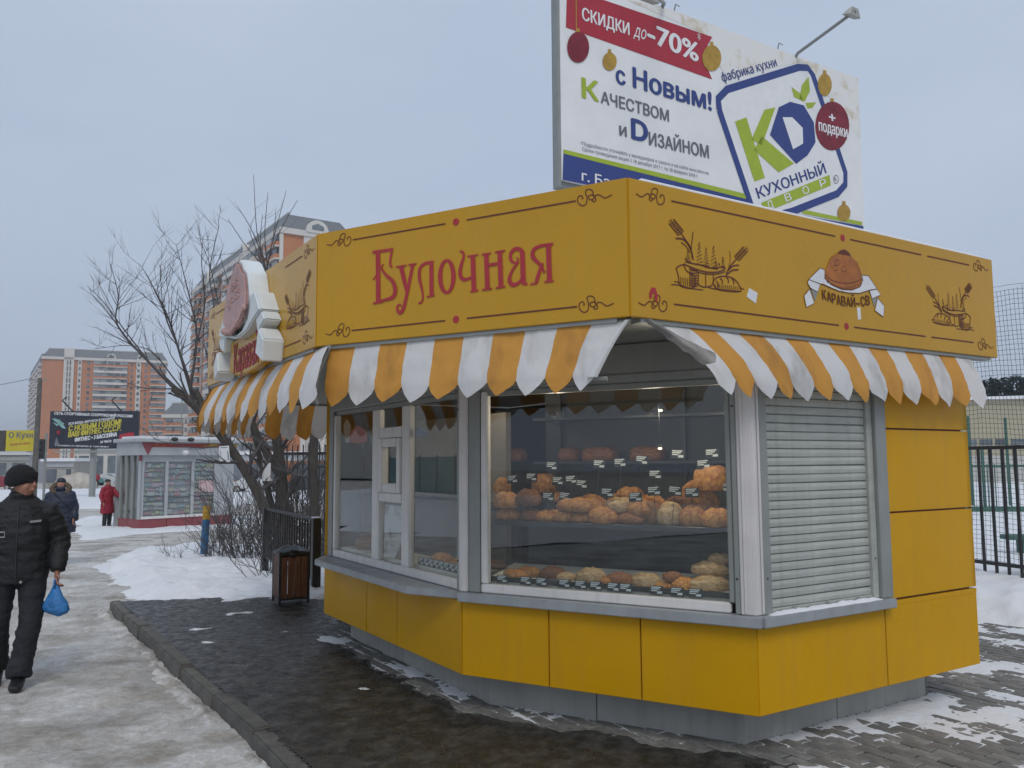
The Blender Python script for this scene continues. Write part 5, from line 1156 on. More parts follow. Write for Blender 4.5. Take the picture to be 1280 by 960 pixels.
# ================================================================ cars far off
def car(p, rz, body, label, L=4.3, W=1.75, Hc=1.48):
    c = thing('parked_car', (0, 0, 0), label, 'car', 'cars parked along the far street')
    prof = [(-2.15, .35), (-2.15, .75), (-2.05, .92), (-1.35, .98), (-.85, 1.40), (-.3, 1.48), (.5, 1.46), (1.25, 1.02), (1.95, .88), (2.15, .68), (2.15, .35)]
    vs = []; n = len(prof)
    for sgn in (-1, 1):
        for x, z in prof: vs.append((x, sgn*W/2*(1 if z < 1.0 else .8), z))
    fs = [list(range(n-1, -1, -1)), list(range(n, 2*n))]+[(i, (i+1) % n, (i+1) % n+n, i+n) for i in range(n)]
    part('body', MB().add(vs, fs), body, c, bevel=.05, seg=2, smooth=40)
    for sg in (-1, 1):
        part('side_window', MB().add([(x, sg*(W/2*.87), z) if z < 1.2 else (x, sg*(W/2*.82), z) for x, z in ((-1.15, 1.02), (-.75, 1.36), (.45, 1.38), (1.05, 1.02))], [(0, 1, 2, 3)]), MAT['bwin'], c)
        for x in (-1.35, 1.35):
            w = part('wheel', MB().tube([(x, sg*(W/2-.16), .31), (x, sg*(W/2+.01), .31)], .31, 16), MAT['rubber'], c, smooth=60); part('rim', MB().tube([(x, sg*(W/2-.1), .31), (x, sg*(W/2+.02), .31)], .19, 12), MAT['plinth'], w)
        part('headlight', MB().ball((2.1, sg*.62, .72), (.06, .16, .08), 8, 6), MAT['white'], c)
    part('windscreen', MB().add([(.58, -.62, 1.40), (.58, .62, 1.40), (1.2, .70, 1.05), (1.2, -.70, 1.05)], [(0, 1, 2, 3)]), MAT['bwin'], c)
    c.location = p; c.rotation_euler = (0, 0, rz); return c
cw = mk('car_white', (.55, .57, .56), .3, .04, 2, coat=.5); ct = mk('car_teal', (.06, .20, .20), .3, .04, 2, coat=.5); cr = mk('car_red', (.22, .015, .025), .3, .04, 2, coat=.5); cg = mk('car_dark', (.03, .035, .045), .3, .04, 2, coat=.5)
def on(u, v, dz=0): q = gt(u, v); return (q.x, q.y, terrain(q.y)+dz)
car(on(136, 606), R(4), cw, 'white car parked on the street left of the newsstand')
car(on(110, 607), R(8), ct, 'teal car parked partly behind the dark billboard post')
car(on(2, 613), R(170), cr, 'dark red car cut by the left edge behind the man')
car(on(320, 616), R(5), cw, 'pale car glimpsed between the tree trunks'); car(on(385, 618), R(2), cg, 'dark car behind the tall fence right of the trees')
# hedge in front of the cream building
def scrub(name, label, base, rx, ry, h, n, mat, seed, twig=.012, cat='bush'):
    rnd = random.Random(seed); m = MB(); base = Vector(base)
    for i in range(n):
        a = rnd.uniform(0, 6.283); r0 = rnd.random()**.5; p = base+Vector((rx*r0*math.cos(a), ry*r0*math.sin(a), -.05)); out = Vector((math.cos(a)*.5*r0+rnd.gauss(0, .25), math.sin(a)*.4*r0+rnd.gauss(0, .2), 1)).normalized(); l = h*rnd.uniform(.55, 1.05)
        P = [p]; 
        for k in range(4): out = (out+Vector((rnd.gauss(0, .16), rnd.gauss(0, .16), rnd.gauss(0, .08)))).normalized(); P.append(P[-1]+out*l/4)
        m.tube(P, [twig, twig*.85, twig*.7, twig*.5, twig*.25], 4, cap=False)
        for j in range(rnd.randint(2, 5)):
            k = rnd.randint(1, 3); q = P[k].lerp(P[k+1], rnd.random()); d_ = (out+Vector((rnd.gauss(0, .6), rnd.gauss(0, .6), rnd.uniform(0, .5)))).normalized(); m.tube([q, q+d_*l*rnd.uniform(.12, .3), q+d_*l*rnd.uniform(.3, .42)+Vector((0, 0, .05))], [twig*.6, twig*.45, twig*.2], 4, cap=False)
    return single(name, m, mat, label, cat, loc=base)
hp = on(104, 596); scrub('hedge', 'brown leafless hedge beside the dark billboard post', (hp[0], 95, terrain(95)), 2.6, 1, 3.3, 160, mk('hedge_brown', (.10, .075, .045), .9, .2, 2), 4, .05)
# ================================================================ litter bin, railing, bollard
bc = gp(363, 752, .03); bz = .03
bn = thing('litter_bin', (0, 0, 0), 'wooden-slatted litter bin with black bag beside the railing and kiosk', 'litter bin')
hw = .17
plm = mesh_of('plank', MB().box((-.036, -.009, .07), (.036, .009, .55)), bevel=.004); plm.materials.append(MAT['wood'])
for k in range(4):
    RM = Matrix.Rotation(k*math.pi/2, 4, 'Z')
    part('corner_post', MB().box(tuple(q) if False else (hw-.015, hw-.015, 0), (hw+.012, hw+.012, .60)), MAT['blk'], bn).matrix_basis = RM
    for j in range(4): o = inst('plank', plm, RM @ Matrix.Translation((-.117+j*.078, -hw, random.uniform(-.004, .004))), bn)
    part('rim_bar', MB().box((-hw, -hw-.014, .565), (hw, -hw+.014, .60)), MAT['blk'], bn).matrix_basis = RM
part('floor', MB().box((-hw, -hw, .045), (hw, hw, .065)), MAT['blk'], bn)
m = MB(); nr = 22
P = [(hw*.9, .50), (hw*1.12, .57), (hw*1.16, .612), (hw*.95, .622), (hw*.75, .635), (hw*.5, .655), (hw*.2, .66)]
vs = [Vector((r_*math.cos(2*math.pi*i/nr)*(1+.07*fbm(i, k)), r_*math.sin(2*math.pi*i/nr)*(1+.07*fbm(i*1.3, k+5)), z+.03*fbm(i*.9, k*1.7, 3))) for k, (r_, z) in enumerate(P) for i in range(nr)]
m.add(vs, [(k*nr+i, k*nr+(i+1) % nr, (k+1)*nr+(i+1) % nr, (k+1)*nr+i) for k in range(len(P)-1) for i in range(nr)]+[[(len(P)-1)*nr+i for i in range(nr)]])
part('bin_bag', m, MAT['bag'], bn, smooth=60)
bn.location = (bc.x, bc.y, bz); bn.rotation_euler = (0, 0, R(28)); 
ra = gp(331, 712, -.02); rb = gp(394, 741, .02); RFm = Fr(ra, rb)
rl = thing('railing', ra, 'short dark metal railing with vertical bars behind the litter bin', 'railing')
def rpart(n, mb, m='blk', **k): return part(n, mb, MAT[m], rl, **k)
L_ = RFm.L
for s, w in ((0, .05), (L_, .055)): rpart('post', MB().fbox(RFm, s-w, s+w, -w, w, -.3, .97), bevel=.006)
for z in (.93, .16): rpart('rail', MB().fbox(RFm, .05, L_-.055, -.02, .02, z, z+.04), bevel=.004)
nb = int(L_/.14)
for i in range(1, nb): rpart('bar', MB().fbox(RFm, i*L_/nb-.009, i*L_/nb+.009, -.009, .009, .2, .93))
rpart('brace', MB().tube([RFm.p(.05, .03, .16), RFm.p(L_*.36, .03, .93)], .011, 6))
rpart('rail_snow', MB().fbox(RFm, L_-.07, L_+.06, -.05, .05, .971, .985), 'roofsnow', bevel=.006)
# tall fence and net of the yard behind the trees
tf0, tf1 = aty(347, 650, 17.2), aty(440, 650, 16.6); TF = Fr((tf0.x, 17.2), (tf1.x, 16.6)); tfz = terrain(17)
tf = thing('tall_fence', TF.p(0, 0, tfz), 'tall dark bar fence behind the tree trunks', 'fence')
for s in (0, 1.7, TF.L): part('post', MB().fbox(TF, s-.04, s+.04, -.04, .04, tfz-.2, tfz+2.35), MAT['blk'], tf)
for z in (.25, 2.1): part('rail', MB().fbox(TF, 0, TF.L, -.02, .02, tfz+z, tfz+z+.05), MAT['blk'], tf)
for i in range(int(TF.L/.13)): part('bar', MB().fbox(TF, i*.13+.06, i*.13+.078, -.01, .01, tfz+.1, tfz+2.3), MAT['blk'], tf)
pb_ = gt(255, 702); pz = terrain(pb_.y)
bo = thing('bollard', (pb_.x, pb_.y, pz), 'blue and yellow painted steel bollard standing in the snow', 'bollard')
pblue = mk('bollard_blue', (.03, .13, .26), .6, .35, 12, .2, 30); pyel = mk('bollard_yellow', (.48, .27, .015), .6, .3, 12, .2, 30)
tp = Vector((pb_.x+.03, pb_.y, pz+1.08)); bs = Vector((pb_.x-.02, pb_.y, pz-.2)); md = bs.lerp(tp, .80)
part('shaft', MB().tube([bs, md], .072, 16), pblue, bo, smooth=50); part('painted_top', MB().tube([md, tp, tp+Vector((0, 0, .012))], [.073, .073, .06], 16), pyel, bo, smooth=50)
# ================================================================ bare trees
def grow(m, p, d, l, r, depth, rnd, up=.22, spread=.55):
    n = 4; P = [p]; q = d.normalized()
    for k in range(n):
        q = (q+Vector((rnd.gauss(0, .09), rnd.gauss(0, .09), up*.35+rnd.gauss(0, .05)))).normalized(); P.append(P[-1]+q*l/n)
    e = r*.35 if depth else r*.25
    m.tube(P, [r+(e-r)*k/n for k in range(n+1)], 5 if r > .012 else 4, cap=False)
    if depth > 0:
        for j in range(rnd.randint(3, 5)):
            t = rnd.uniform(.25, .97); k = min(n-1, int(t*n)); b = P[k].lerp(P[k+1], t*n-k)
            s = Vector((rnd.gauss(0, 1), rnd.gauss(0, 1), rnd.gauss(.1, .6))).normalized(); nd = (q+s*spread).normalized()
            grow(m, b, nd, l*rnd.uniform(.35, .6)*(1.15-t*.5), max(.003, r*(1-t*.6)*.45), depth-1, rnd, up, spread)
def limb(m, pts, Y, r0, r1, rnd, sub=9, ln=1.0, dep=1, n=6, yj=.0, crown=None):
    P = [aty(u, v, Y+yj*k) for k, (u, v) in enumerate(pts)]
    Q = []
    for i in range(len(P)-1):
        a, b, c, d = P[max(0, i-1)], P[i], P[i+1], P[min(len(P)-1, i+2)]
        for j in range(4):
            t = j/4; Q.append(.5*((2*b)+(c-a)*t+(2*a-5*b+4*c-d)*t*t+(3*b-a-3*c+d)*t**3))
    Q.append(P[-1]); N = len(Q)
    m.tube(Q, [r0+(r1-r0)*(k/(N-1))**.8 for k in range(N)], n)
    g = crown if crown is not None else m
    for j in range(sub):
        t = rnd.uniform(.25, 1); k = min(N-2, int(t*(N-1))); b = Q[k].lerp(Q[k+1], t*(N-1)-k); dr = (Q[k+1]-Q[k]).normalized()
        s = Vector((rnd.gauss(0, 1), rnd.gauss(0, .7), rnd.gauss(.25, .5))).normalized()
        grow(g, b, (dr*.55+s*.7), ln*rnd.uniform(.4, 1), max(.004, (r0+(r1-r0)*t)*.42), dep, rnd)
rnd = random.Random(11)
def tree(base, label):
    return thing('bare_tree', base, label, 'tree', 'bare trees behind the railing')
t1b = aty(337, 660, 14.6); t1 = tree((t1b.x, t1b.y, terrain(14.6)), 'leaning leafless tree with sawn-off stump end and a white notice on its trunk')
m = MB(); c = MB()
b0 = Vector((t1b.x+.05, t1b.y, terrain(14.6)-.2)); 
limb(m, [(342, 668), (337, 650), (318, 608), (292, 566), (264, 530), (240, 504), (217, 486)], 14.6, .105, .065, rnd, 14, .8, 1, 12, 0, c)
m.tube([aty(255, 520, 14.6), aty(250, 500, 14.65), aty(244, 488, 14.7)], [.07, .06, .055], 10)
tk = part('trunk', m, MAT['bark'], t1, smooth=60)
for pts, r0, sub, ln in (([(242, 503), (233, 470), (212, 402), (192, 360), (177, 333)], .035, 32, 1.0), ([(222, 490), (190, 457), (147, 407), (148, 370), (138, 330)], .032, 30, .9), ([(190, 457), (165, 425), (128, 376), (113, 362)], .018, 12, .7),
        ([(238, 485), (246, 420), (236, 368), (220, 305)], .03, 24, .9), ([(242, 445), (256, 380), (252, 330), (254, 297)], .018, 10, .7), ([(264, 530), (262, 460), (268, 390), (262, 340), (274, 282)], .03, 22, .8),
        ([(240, 503), (215, 470), (190, 440), (160, 432), (118, 436)], .018, 9, .7), ([(217, 486), (180, 485), (150, 475)], .014, 7, .6), ([(245, 500), (225, 440), (205, 390), (200, 330)], .02, 12, .8), ([(285, 556), (250, 560), (215, 555), (190, 548)], .014, 9, .6), ([(262, 528), (290, 470), (296, 420), (288, 350)], .022, 12, .8)):
    limb(c, pts, 14.6+rnd.uniform(-.5, .5), r0, .004, rnd, sub, ln, 1, 5)
part('crown', c, MAT['twig'], t1)
t2b = aty(357, 660, 15.6); t2 = tree((t2b.x, t2b.y, terrain(15.6)), 'upright forked leafless tree trunk right behind the railing')
m = MB(); c = MB()
limb(m, [(358, 668), (354, 640), (350, 580), (342, 520), (340, 470)], 15.6, .135, .08, rnd, 8, .8, 1, 12, 0, c); limb(m, [(354, 600), (330, 560), (316, 530), (300, 480)], 15.6, .09, .05, rnd, 6, .8, 1, 9, 0, c)
part('trunk', m, MAT['bark'], t2, smooth=60)
for tip in ((317, 218), (335, 240), (358, 238), (297, 258), (285, 274), (372, 250), (345, 262), (310, 285), (328, 268)):
    bx = 331+rnd.uniform(-5, 5); limb(c, [(338, 470), (335+rnd.uniform(-6, 6), 400), (bx, 335), ((bx+tip[0])/2+rnd.uniform(-4, 4), 290 if tip[1] < 260 else 305), tip], 15.6+rnd.uniform(-.3, .3), .026, .004, rnd, 4, .5, 0, 5)
for pts in ([(300, 480), (285, 420), (272, 375), (262, 330), (250, 300)], [(300, 480), (300, 420), (290, 370), (275, 320)], [(316, 520), (300, 440), (305, 380)], [(300, 480), (270, 430), (255, 400)]): limb(c, pts, 15.6, .02, .004, rnd, 8, .6, 0, 5)
part('crown', c, MAT['twig'], t2)
t3b = aty(395, 660, 15.2); t3 = tree((t3b.x, t3b.y, terrain(15.2)), 'dark straight tree trunk next to the kiosk corner')
m = MB(); c = MB(); limb(m, [(394, 668), (393, 640), (392, 570), (394, 500), (396, 440)], 15.2, .10, .07, rnd, 14, .9, 1, 10, 0, c); part('trunk', m, MAT['bark'], t3, smooth=60); part('crown', c, MAT['twig'], t3)
t4b = aty(318, 655, 16.5); t4 = tree((t4b.x, t4b.y, terrain(16.5)), 'slender leafless tree leaning left behind the forked trunk')
m = MB(); c = MB(); limb(m, [(345, 660), (332, 600), (318, 545), (310, 500), (300, 430)], 16.5, .075, .03, rnd, 16, .9, 1, 9, 0, c); part('trunk', m, MAT['bark'], t4, smooth=60); part('crown', c, MAT['twig'], t4)
# notice on the leaning trunk
nq = aty(281, 568, 14.42); nf = Fr((nq.x-.10, nq.y), (nq.x+.10, nq.y-.05))
nt_ = thing('tree_notice', nq, 'white paper notice pinned to the leaning tree trunk', 'notice')
part('sheet', MB().plate(nf, [(-.005, nq.z+.14), (.19, nq.z+.15), (.22, nq.z-.13), (.02, nq.z-.14)], 0, .004), MAT['white'], nt_); part('print', MB().ribbon(nf, [(.02, nq.z+.115), (.165, nq.z+.12)], .012, .005).ribbon(nf, [(.03, nq.z+.07), (.04, nq.z-.1)], .01, .005).ribbon(nf, [(.17, nq.z+.06), (.19, nq.z-.1)], .02, .005), gryp, nt_)
# shrubs and weeds in the snow
for k, (u, v, rx, h, n, lab) in enumerate(((310, 705, .75, .95, 60, 'leafless brown shrub at the foot of the railing'), (245, 702, .5, .55, 26, 'dry weed stalks round the bollard'), (290, 672, .7, 1.2, 40, 'tangled bare shrub left of the leaning trunk'), (356, 690, .4, 1.3, 26, 'bare shrub grown through the railing'), (388, 690, .35, 1.6, 26, 'tall bare shrub against the dark trunk'), (335, 660, .5, 1.7, 28, 'wide bare shrub between the trees'), (322, 655, .5, 2.0, 34, 'dense thicket of thin bare stems left of the forked trunk'), (372, 650, .6, 2.5, 80, 'dense tall thicket of bare stems before the tall fence'), (402, 662, .5, 2.3, 60, 'bare thicket beside the kiosk wall'))):
    q = gt(u, v)
    if v < 670 or u > 345: q = aty(u, 620, 13.2 if v > 670 else 15.9)
    scrub('shrub', lab, (q.x, q.y, terrain(q.y)), rx, .4, h, n, MAT['twig'], 30+k, .008 if k != 1 else .006)
sg = aty(332, 590, 14.9); sgf = Fr((sg.x-.06, sg.y), (sg.x+.10, sg.y))
single('small_sign', MB().plate(sgf, [(0, sg.z-.16), (.15, sg.z-.16), (.15, sg.z+.16), (0, sg.z+.16)], 0, .006), MAT['white'], 'small white sheet with teal mark on the forked trunk', 'notice')
# ================================================================ right side: fence, net, court, hall, pines
r0_ = aty(1218, 740, 10.9); r1_ = aty(1290, 748, 10.15); RF = Fr(r0_, r1_); RF = Fr(RF.p(-1.2, 0, 0), RF.p(RF.L+1.2, 0, 0))
ft = aty(1240, 560, 10.65).z
rf = thing('bar_fence', RF.p(1, 0, .1), 'dark steel bar fence behind the snow bank right of the kiosk', 'fence')
nb = int(RF.L/.172)
for i in range(nb+1): part('bar', MB().fbox(RF, i*.172-.014, i*.172+.014, -.014, .014, .05, ft), MAT['blk'], rf)
for z in (ft-.02, .35): part('rail', MB().fbox(RF, -.05, RF.L, -.02, .02, z, z+.045), MAT['blk'], rf)
NT = Fr(RF.p(-.6, -.9, 0), RF.p(RF.L+.8, -.7, 0)); ntop = aty(1262, 368, 11.4).z
MAT['net'] = mk('net_cord', (.045, .07, .075), .8, .1, 5)
nt2 = thing('court_net', NT.p(1, 0, 0), 'dark ball-stop net hung above and behind the bar fence', 'net')
m = MB(); step = .067
nx_ = int(NT.L/step); nzz = int((ntop-.2)/step)
for i in range(nx_+1):
    P = [NT.p(i*step+.012*fbm(i*.4, z_*.8, 1)+.03*math.sin(z_*.6+i*.02), .05*math.sin(z_*.9+i*.15), z_) for z_ in frange(.25, ntop+.05*fbm(i*.1, 3), 14)]; m.tube(P, .0028, 3, cap=False)
for j in range(nzz+1):
    z_ = .25+j*step; P = [NT.p(i*NT.L/14, .05*math.sin(z_*.9+(i*NT.L/14/step)*.15), z_+.02*fbm(i*.6, j*.2, 2)+.05*math.sin(i*.5)) for i in range(15)]; m.tube(P, .0028, 3, cap=False)
part('mesh', m, MAT['net'], nt2, kind='stuff'); pass
GFt = mk('green_paint', (.06, .14, .11), .6, .15, 3)
g0_, g1_ = gp(1190, 640, .05), gp(1340, 640, .05); GF = Fr(g0_, g1_)
gf = thing('court_fence', g0_, 'green fence along the far side of the sports ground', 'fence')
gz = GF.px(1240, 580)[1]
for z in (.15, gz-.1): part('rail', MB().fbox(GF, 0, GF.L, -.03, .03, z, z+.07), GFt, gf)
for i in range(int(GF.L/.22)): part('bar', MB().fbox(GF, i*.22, i*.22+.022, -.02, .02, .08, gz), GFt, gf)
part('kick_board', MB().fbox(GF, 0, GF.L, .035, .08, .06, .20), GFt, gf)
for k, (u, vt, vb) in enumerate(((1216, 520, 632), (1263, 522, 632), (1232, 560, 640))):
    b_ = gp(u, vb, .05); t_ = aty(u-1, vt, b_.y); single('court_post', MB().tube([b_, Vector((b_.x, b_.y, t_.z))], .05, 8), GFt, ['tall green post at the kiosk edge of the court', 'tall green post in the middle of the court fence', 'short green-blue post just behind the bars'][k], 'post', smooth=60)
q = gp(1275, 690, .06); single('court_bench', MB().box((q.x-.25, q.y-.15, .28), (q.x+2.5, q.y+.15, .36)).box((q.x, q.y-.1, .05), (q.x+.1, q.y+.1, .28)).box((q.x+2, q.y-.1, .05), (q.x+2.1, q.y+.1, .28)), GFt, 'low green bench standing in the court snow', 'bench')
h0, h1 = aty(1180, 560, 62), aty(1420, 560, 58); HF = Fr(h0, h1); hz = aty(1232, 501, 62).z
hall = thing('sports_hall', HF.p(3, -3, 0), 'beige windowed sports hall behind the court', 'building')
beige = mk('beige_render', (.42, .38, .27), .8, .06, .5)
part('wall', MB().fbox(HF, 0, HF.L, -8, 0, -.5, hz), beige, hall); part('roof', MB().fbox(HF, -.4, HF.L+.4, -8.4, .35, hz, hz+.22), MAT['roofsnow'], hall)
wz0, wz1 = HF.px(1240, 556)[1], HF.px(1240, 549)[1]
wmh = mesh_of('window', MB().box((-.4, -.06, 0), (.4, .06, wz1-wz0))); wmh.materials.append(MAT['bwin'])
for i in range(16): inst('window', wmh, fmat(HF, .8+i*1.0, .0, wz0), hall)
part('band', MB().fbox(HF, 0, HF.L, 0, .05, .1, wz0-.8), mk('pale_band', (.5, .49, .46), .8, .08, 1), hall)
pine_m = mk('pine_needles', (.022, .040, .036), .9, .35, 1.2)
for k, (u, v, y, w, lab) in enumerate(((1236, 471, 85, 5.0, 'snow-dusted pine behind the hall, nearest the kiosk'), (1250, 470, 88, 5.0, 'middle pine behind the hall roof'), (1270, 465, 84, 6.5, 'broadest pine behind the hall at the right edge'), (1288, 470, 86, 6, 'pine cut by the right edge of the picture'), (1222, 488, 90, 5, 'pine half hidden by the awning corner'))):
    tpz = aty(u, v, y); rn = random.Random(50+k); base = Vector((tpz.x, y, -.5)); tz_ = tpz.z
    pt = thing('pine_tree', base, lab, 'tree', 'pines behind the hall'); part('trunk', MB().tube([base, Vector((base.x, y, tz_-.5))], [.28, .05], 7), MAT['bark'], pt)
    m = MB()
    for i in range(1500):
        t = rn.random()**.7; z_ = tz_-.2-t*(tz_*.75); rad = w/2*(.18+.82*t)*rn.uniform(.25, 1)*(1+.3*math.sin(z_*2.2)); a = rn.uniform(0, 6.283)
        c = Vector((base.x+rad*math.cos(a), y+rad*math.sin(a), z_-rad*.12)); dr = Vector((math.cos(a)+rn.gauss(0, .4), math.sin(a)+rn.gauss(0, .4), rn.gauss(.1, .35))).normalized()*rn.uniform(.3, .65); sd_ = dr.cross(Vector((rn.gauss(0, 1), rn.gauss(0, 1), 1))).normalized()*.16
        m.add([c-dr*.5, c+sd_, c+dr, c-sd_], [(0, 1, 2, 3)])
    part('crown', m, pine_m, pt)
# street left of the frame, seen only as a reflection in the serving window; second block added against bright sky reflections
for k, (p_, q_, fl_, lab) in enumerate((((-120, 105), (-98, 62), 4, 'cream apartment block across the street, reflected in the serving window'), ((-70, 12), (-60, -14), 3, 'unseen block added behind the camera to cut sky reflections'))):
    block('apartment_block', Vector(p_), Vector(q_), 12, -.5, fl_, [('b', .04, .3), ('w', .3, .4), ('b', .42, .68), ('w', .7, .8), ('b', .82, .98)], lab, 'cream')
tfn = thing('site_fence', (-30, 20, -.2), 'pale teal site fence across the street', 'fence'); teal = mk('teal_sheet', (.20, .33, .34), .6, .1, 1)
SF = Fr((-42, 36), (-22, 6))
for i in range(int(SF.L/2.4)): part('sheet', MB().fbox(SF, i*2.4+.03, i*2.4+2.37, -.04, 0, -.1, 2.0), teal, tfn); part('post', MB().fbox(SF, i*2.4-.04, i*2.4+.03, -.06, .03, -.1, 2.1), MAT['blk'], tfn)

# ================================================================ people
def fuse(name, mb, mat, parent, vox=.012, it=6, fac=.5, fold=0):
    me = mesh_of(name, mb); o = bpy.data.objects.new(name, me); COL.objects.link(o)
    r = o.modifiers.new('r', 'REMESH'); r.mode = 'VOXEL'; r.voxel_size = vox; r.use_smooth_shade = True
    s = o.modifiers.new('s', 'SMOOTH'); s.factor = fac; s.iterations = it
    bpy.context.view_layer.update(); dg = bpy.context.evaluated_depsgraph_get()
    me2 = bpy.data.meshes.new_from_object(o.evaluated_get(dg)); bpy.data.objects.remove(o); bpy.data.meshes.remove(me)
    me2.name = name
    if fold:
        co = [v.co.copy() for v in me2.vertices]; no = [v.normal.copy() for v in me2.vertices]
        for v, c_, n_ in zip(me2.vertices, co, no): v.co = c_+n_*fold*(fbm(c_.x*7, c_.y*7, c_.z*16)+.5*(1-abs(2*fbm(c_.x*4+5, c_.y*4, c_.z*9+(c_.x*8), 2))))
    me2.polygons.foreach_set('use_smooth', [True]*len(me2.polygons)); me2.materials.clear(); me2.materials.append(mat)
    o2 = bpy.data.objects.new(name, me2); link(o2, parent); return o2
skin = mk('skin', (.36, .17, .115), .55, .12, 30)
V = Vector
def head(m, c, yaw, s=1.0):
    # c: centre of the skull; face looks along yaw (0 = -Y, towards the camera), + turns to image right
    Rz = Matrix.Rotation(yaw, 3, 'Z')
    def q(x, y, z): return c+Rz @ V((x*s, y*s, z*s))
    m.ball(c, (.074*s, .088*s, .102*s), 18, 12)
    m.loft([q(0, -.018, -.02), q(0, -.026, -.07), q(0, -.034, -.108), q(0, -.04, -.122)], [(.068*s, .078*s), (.062*s, .07*s), (.046*s, .05*s), (.03*s, .03*s)], 14)
    m.loft([q(0, -.084, .012), q(0, -.104, -.028), q(0, -.100, -.042)], [(.010*s, .012*s), (.016*s, .016*s), (.013*s, .01*s)], 8)
    m.loft([q(-.026, -.086, -.066), q(0, -.096, -.066), q(.026, -.086, -.066)], [(.008*s, .008*s), (.011*s, .012*s), (.008*s, .008*s)], 8)
    for sx in (-1, 1):
        m.ball(q(sx*.078, .008, -.012), (.014*s, .022*s, .032*s), 8, 6); m.ball(q(sx*.044, -.06, -.038), (.026*s, .024*s, .022*s), 8, 6)
    return q
def hand(m, w, d, side, s=1.0, curl=.5, fwd=V((0, -1, 0))):
    # wrist w, direction d of the forearm; five separate bent fingers
    d = d.normalized(); f = (fwd-d*fwd.dot(d)).normalized(); x = d.cross(f)*side
    m.loft([w, w+d*.035*s, w+d*.085*s], [(.022*s, .030*s), (.018*s, .040*s), (.014*s, .040*s)], 10, hint=x)
    for k, l in enumerate((.068, .078, .074, .058)):
        b = w+d*.082*s+f*((.028-.0185*k)*s); k1 = b+(d*math.cos(curl*.6)-x*math.sin(curl*.6))*l*.45*s; k2 = k1+(d*math.cos(curl*1.6)-x*math.sin(curl*1.6))*l*.32*s; k3 = k2+(d*math.cos(curl*2.4)-x*math.sin(curl*2.4))*l*.28*s
        m.tube([b-d*.02*s, b, k1, k2, k3], [.0085*s, .009*s, .0085*s, .0078*s, .006*s], 8)
    b = w+d*.03*s+f*.03*s; m.tube([w+d*.015*s+f*.015*s, b, b+(d*.7+f*.6-x*.3).normalized()*.035*s, b+(d*.9+f*.45-x*.5).normalized()*.065*s], [.012*s, .012*s, .0105*s, .008*s], 8)
def interp(L, t): return L
# ---- man in black with the blue bag
mp_ = gp(16, 852, -.07); man = thing('person', (0, 0, 0), 'person in black jacket and knit cap walking towards the camera with a blue bag', 'person')
jack = mk('black_jacket', (.014, .015, .017), .6, .35, 7, .6, 20, spec=.4); trou = mk('black_trousers', (.015, .016, .021), .8, .3, 8, .6, 22); knit = mk('black_knit', (.011, .011, .013), .95, .25, 60, .6, 90); boot = mk('black_boot', (.010, .010, .011), .5, .2, 12)
hz_ = 1.60
hipz = .90
Lh, Rh = V((.105, 0, hipz)), V((-.105, 0, hipz))          # +x = image right (his left)
Lk, La, Rk, Ra = V((.115, -.10, .49)), V((.055, -.17, .09)), V((-.13, -.03, .48)), V((-.135, .12, .11))
Ls, Rs = V((.20, -.01, 1.385)), V((-.20, -.01, 1.385)); Le, Lw = V((.295, .03, 1.13)), V((.29, -.08, .88)); Re, Rw = V((-.30, -.02, 1.14)), V((-.30, -.14, .90))
hc = V((.01, -.035, 1.615))
m = MB(); yaw = R(58); MR = R(24)
m.loft([V((0, 0, hipz-.06)), V((0, 0, 1.02)), V((0, .0, 1.2)), V((0, .0, 1.38)), V((0, .0, 1.45)), V((.0, -.01, 1.50)), V((.0, -.025, 1.55))], [(.13, .10), (.13, .10), (.15, .11), (.16, .10), (.09, .07), (.055, .055), (.052, .055)], 16, hint=V((1, 0, 0)))
for h_, k_, a_ in ((Lh, Lk, La), (Rh, Rk, Ra)): m.loft([h_, h_.lerp(k_, .5), k_, k_.lerp(a_, .35), a_], [(.075, .08), (.065, .07), (.05, .055), (.048, .052), (.034, .038)], 12)
for s_, e_, w_, sd_ in ((Ls, Le, Lw, 1), (Rs, Re, Rw, -1)): m.loft([s_, s_.lerp(e_, .5), e_, e_.lerp(w_, .5), w_], [(.055, .055), (.046, .046), (.042, .042), (.038, .038), (.026, .024)], 12); hand(m, w_, (w_-e_), sd_, 1.05, .75, V((0, -1, 0)))
q = head(m, hc, yaw, 1.02)
fuse('body', m, skin, man, .0075, 3)
m = MB()                                                  # jacket
m.loft([V((0, 0, .80)), V((0, 0, .86)), V((0, 0, 1.0)), V((0, -.005, 1.15)), V((0, 0, 1.30)), V((0, .0, 1.41)), V((0, .0, 1.475)), V((0, -.012, 1.51))], [(.215, .155), (.225, .165), (.225, .165), (.235, .170), (.235, .165), (.195, .135), (.12, .10), (.085, .085)], 22, hint=V((1, 0, 0)))
for s_, e_, w_ in ((Ls, Le, Lw), (Rs, Re, Rw)):
    i_ = V((s_.x*.45, s_.y, s_.z+.0)); m.loft([i_, s_+V((0, 0, -.015)), s_.lerp(e_, .45), e_, e_.lerp(w_, .5), w_+(w_-e_).normalized()*.0], [(.07, .08), (.082, .088), (.084, .086), (.074, .078), (.068, .07), (.058, .06)], 14)
    for t in (.3, .62, .95): c_ = s_.lerp(e_, t); m.loft([c_-(e_-s_)*.05, c_, c_+(e_-s_)*.05], [(.070, .075), (.092, .094), (.070, .075)], 12)
m.loft([V((0, -.0, 1.475)), V((0, -.012, 1.515)), V((0, -.022, 1.545))], [(.105, .095), (.093, .09), (.086, .088)], 18, hint=V((1, 0, 0)))
jk = fuse('jacket', m, jack, man, .010, 4, .5, .011)
part('hem_toggle', MB().ball((.04, -.168, .815), .012, 8, 6), MAT['plinth'], man)
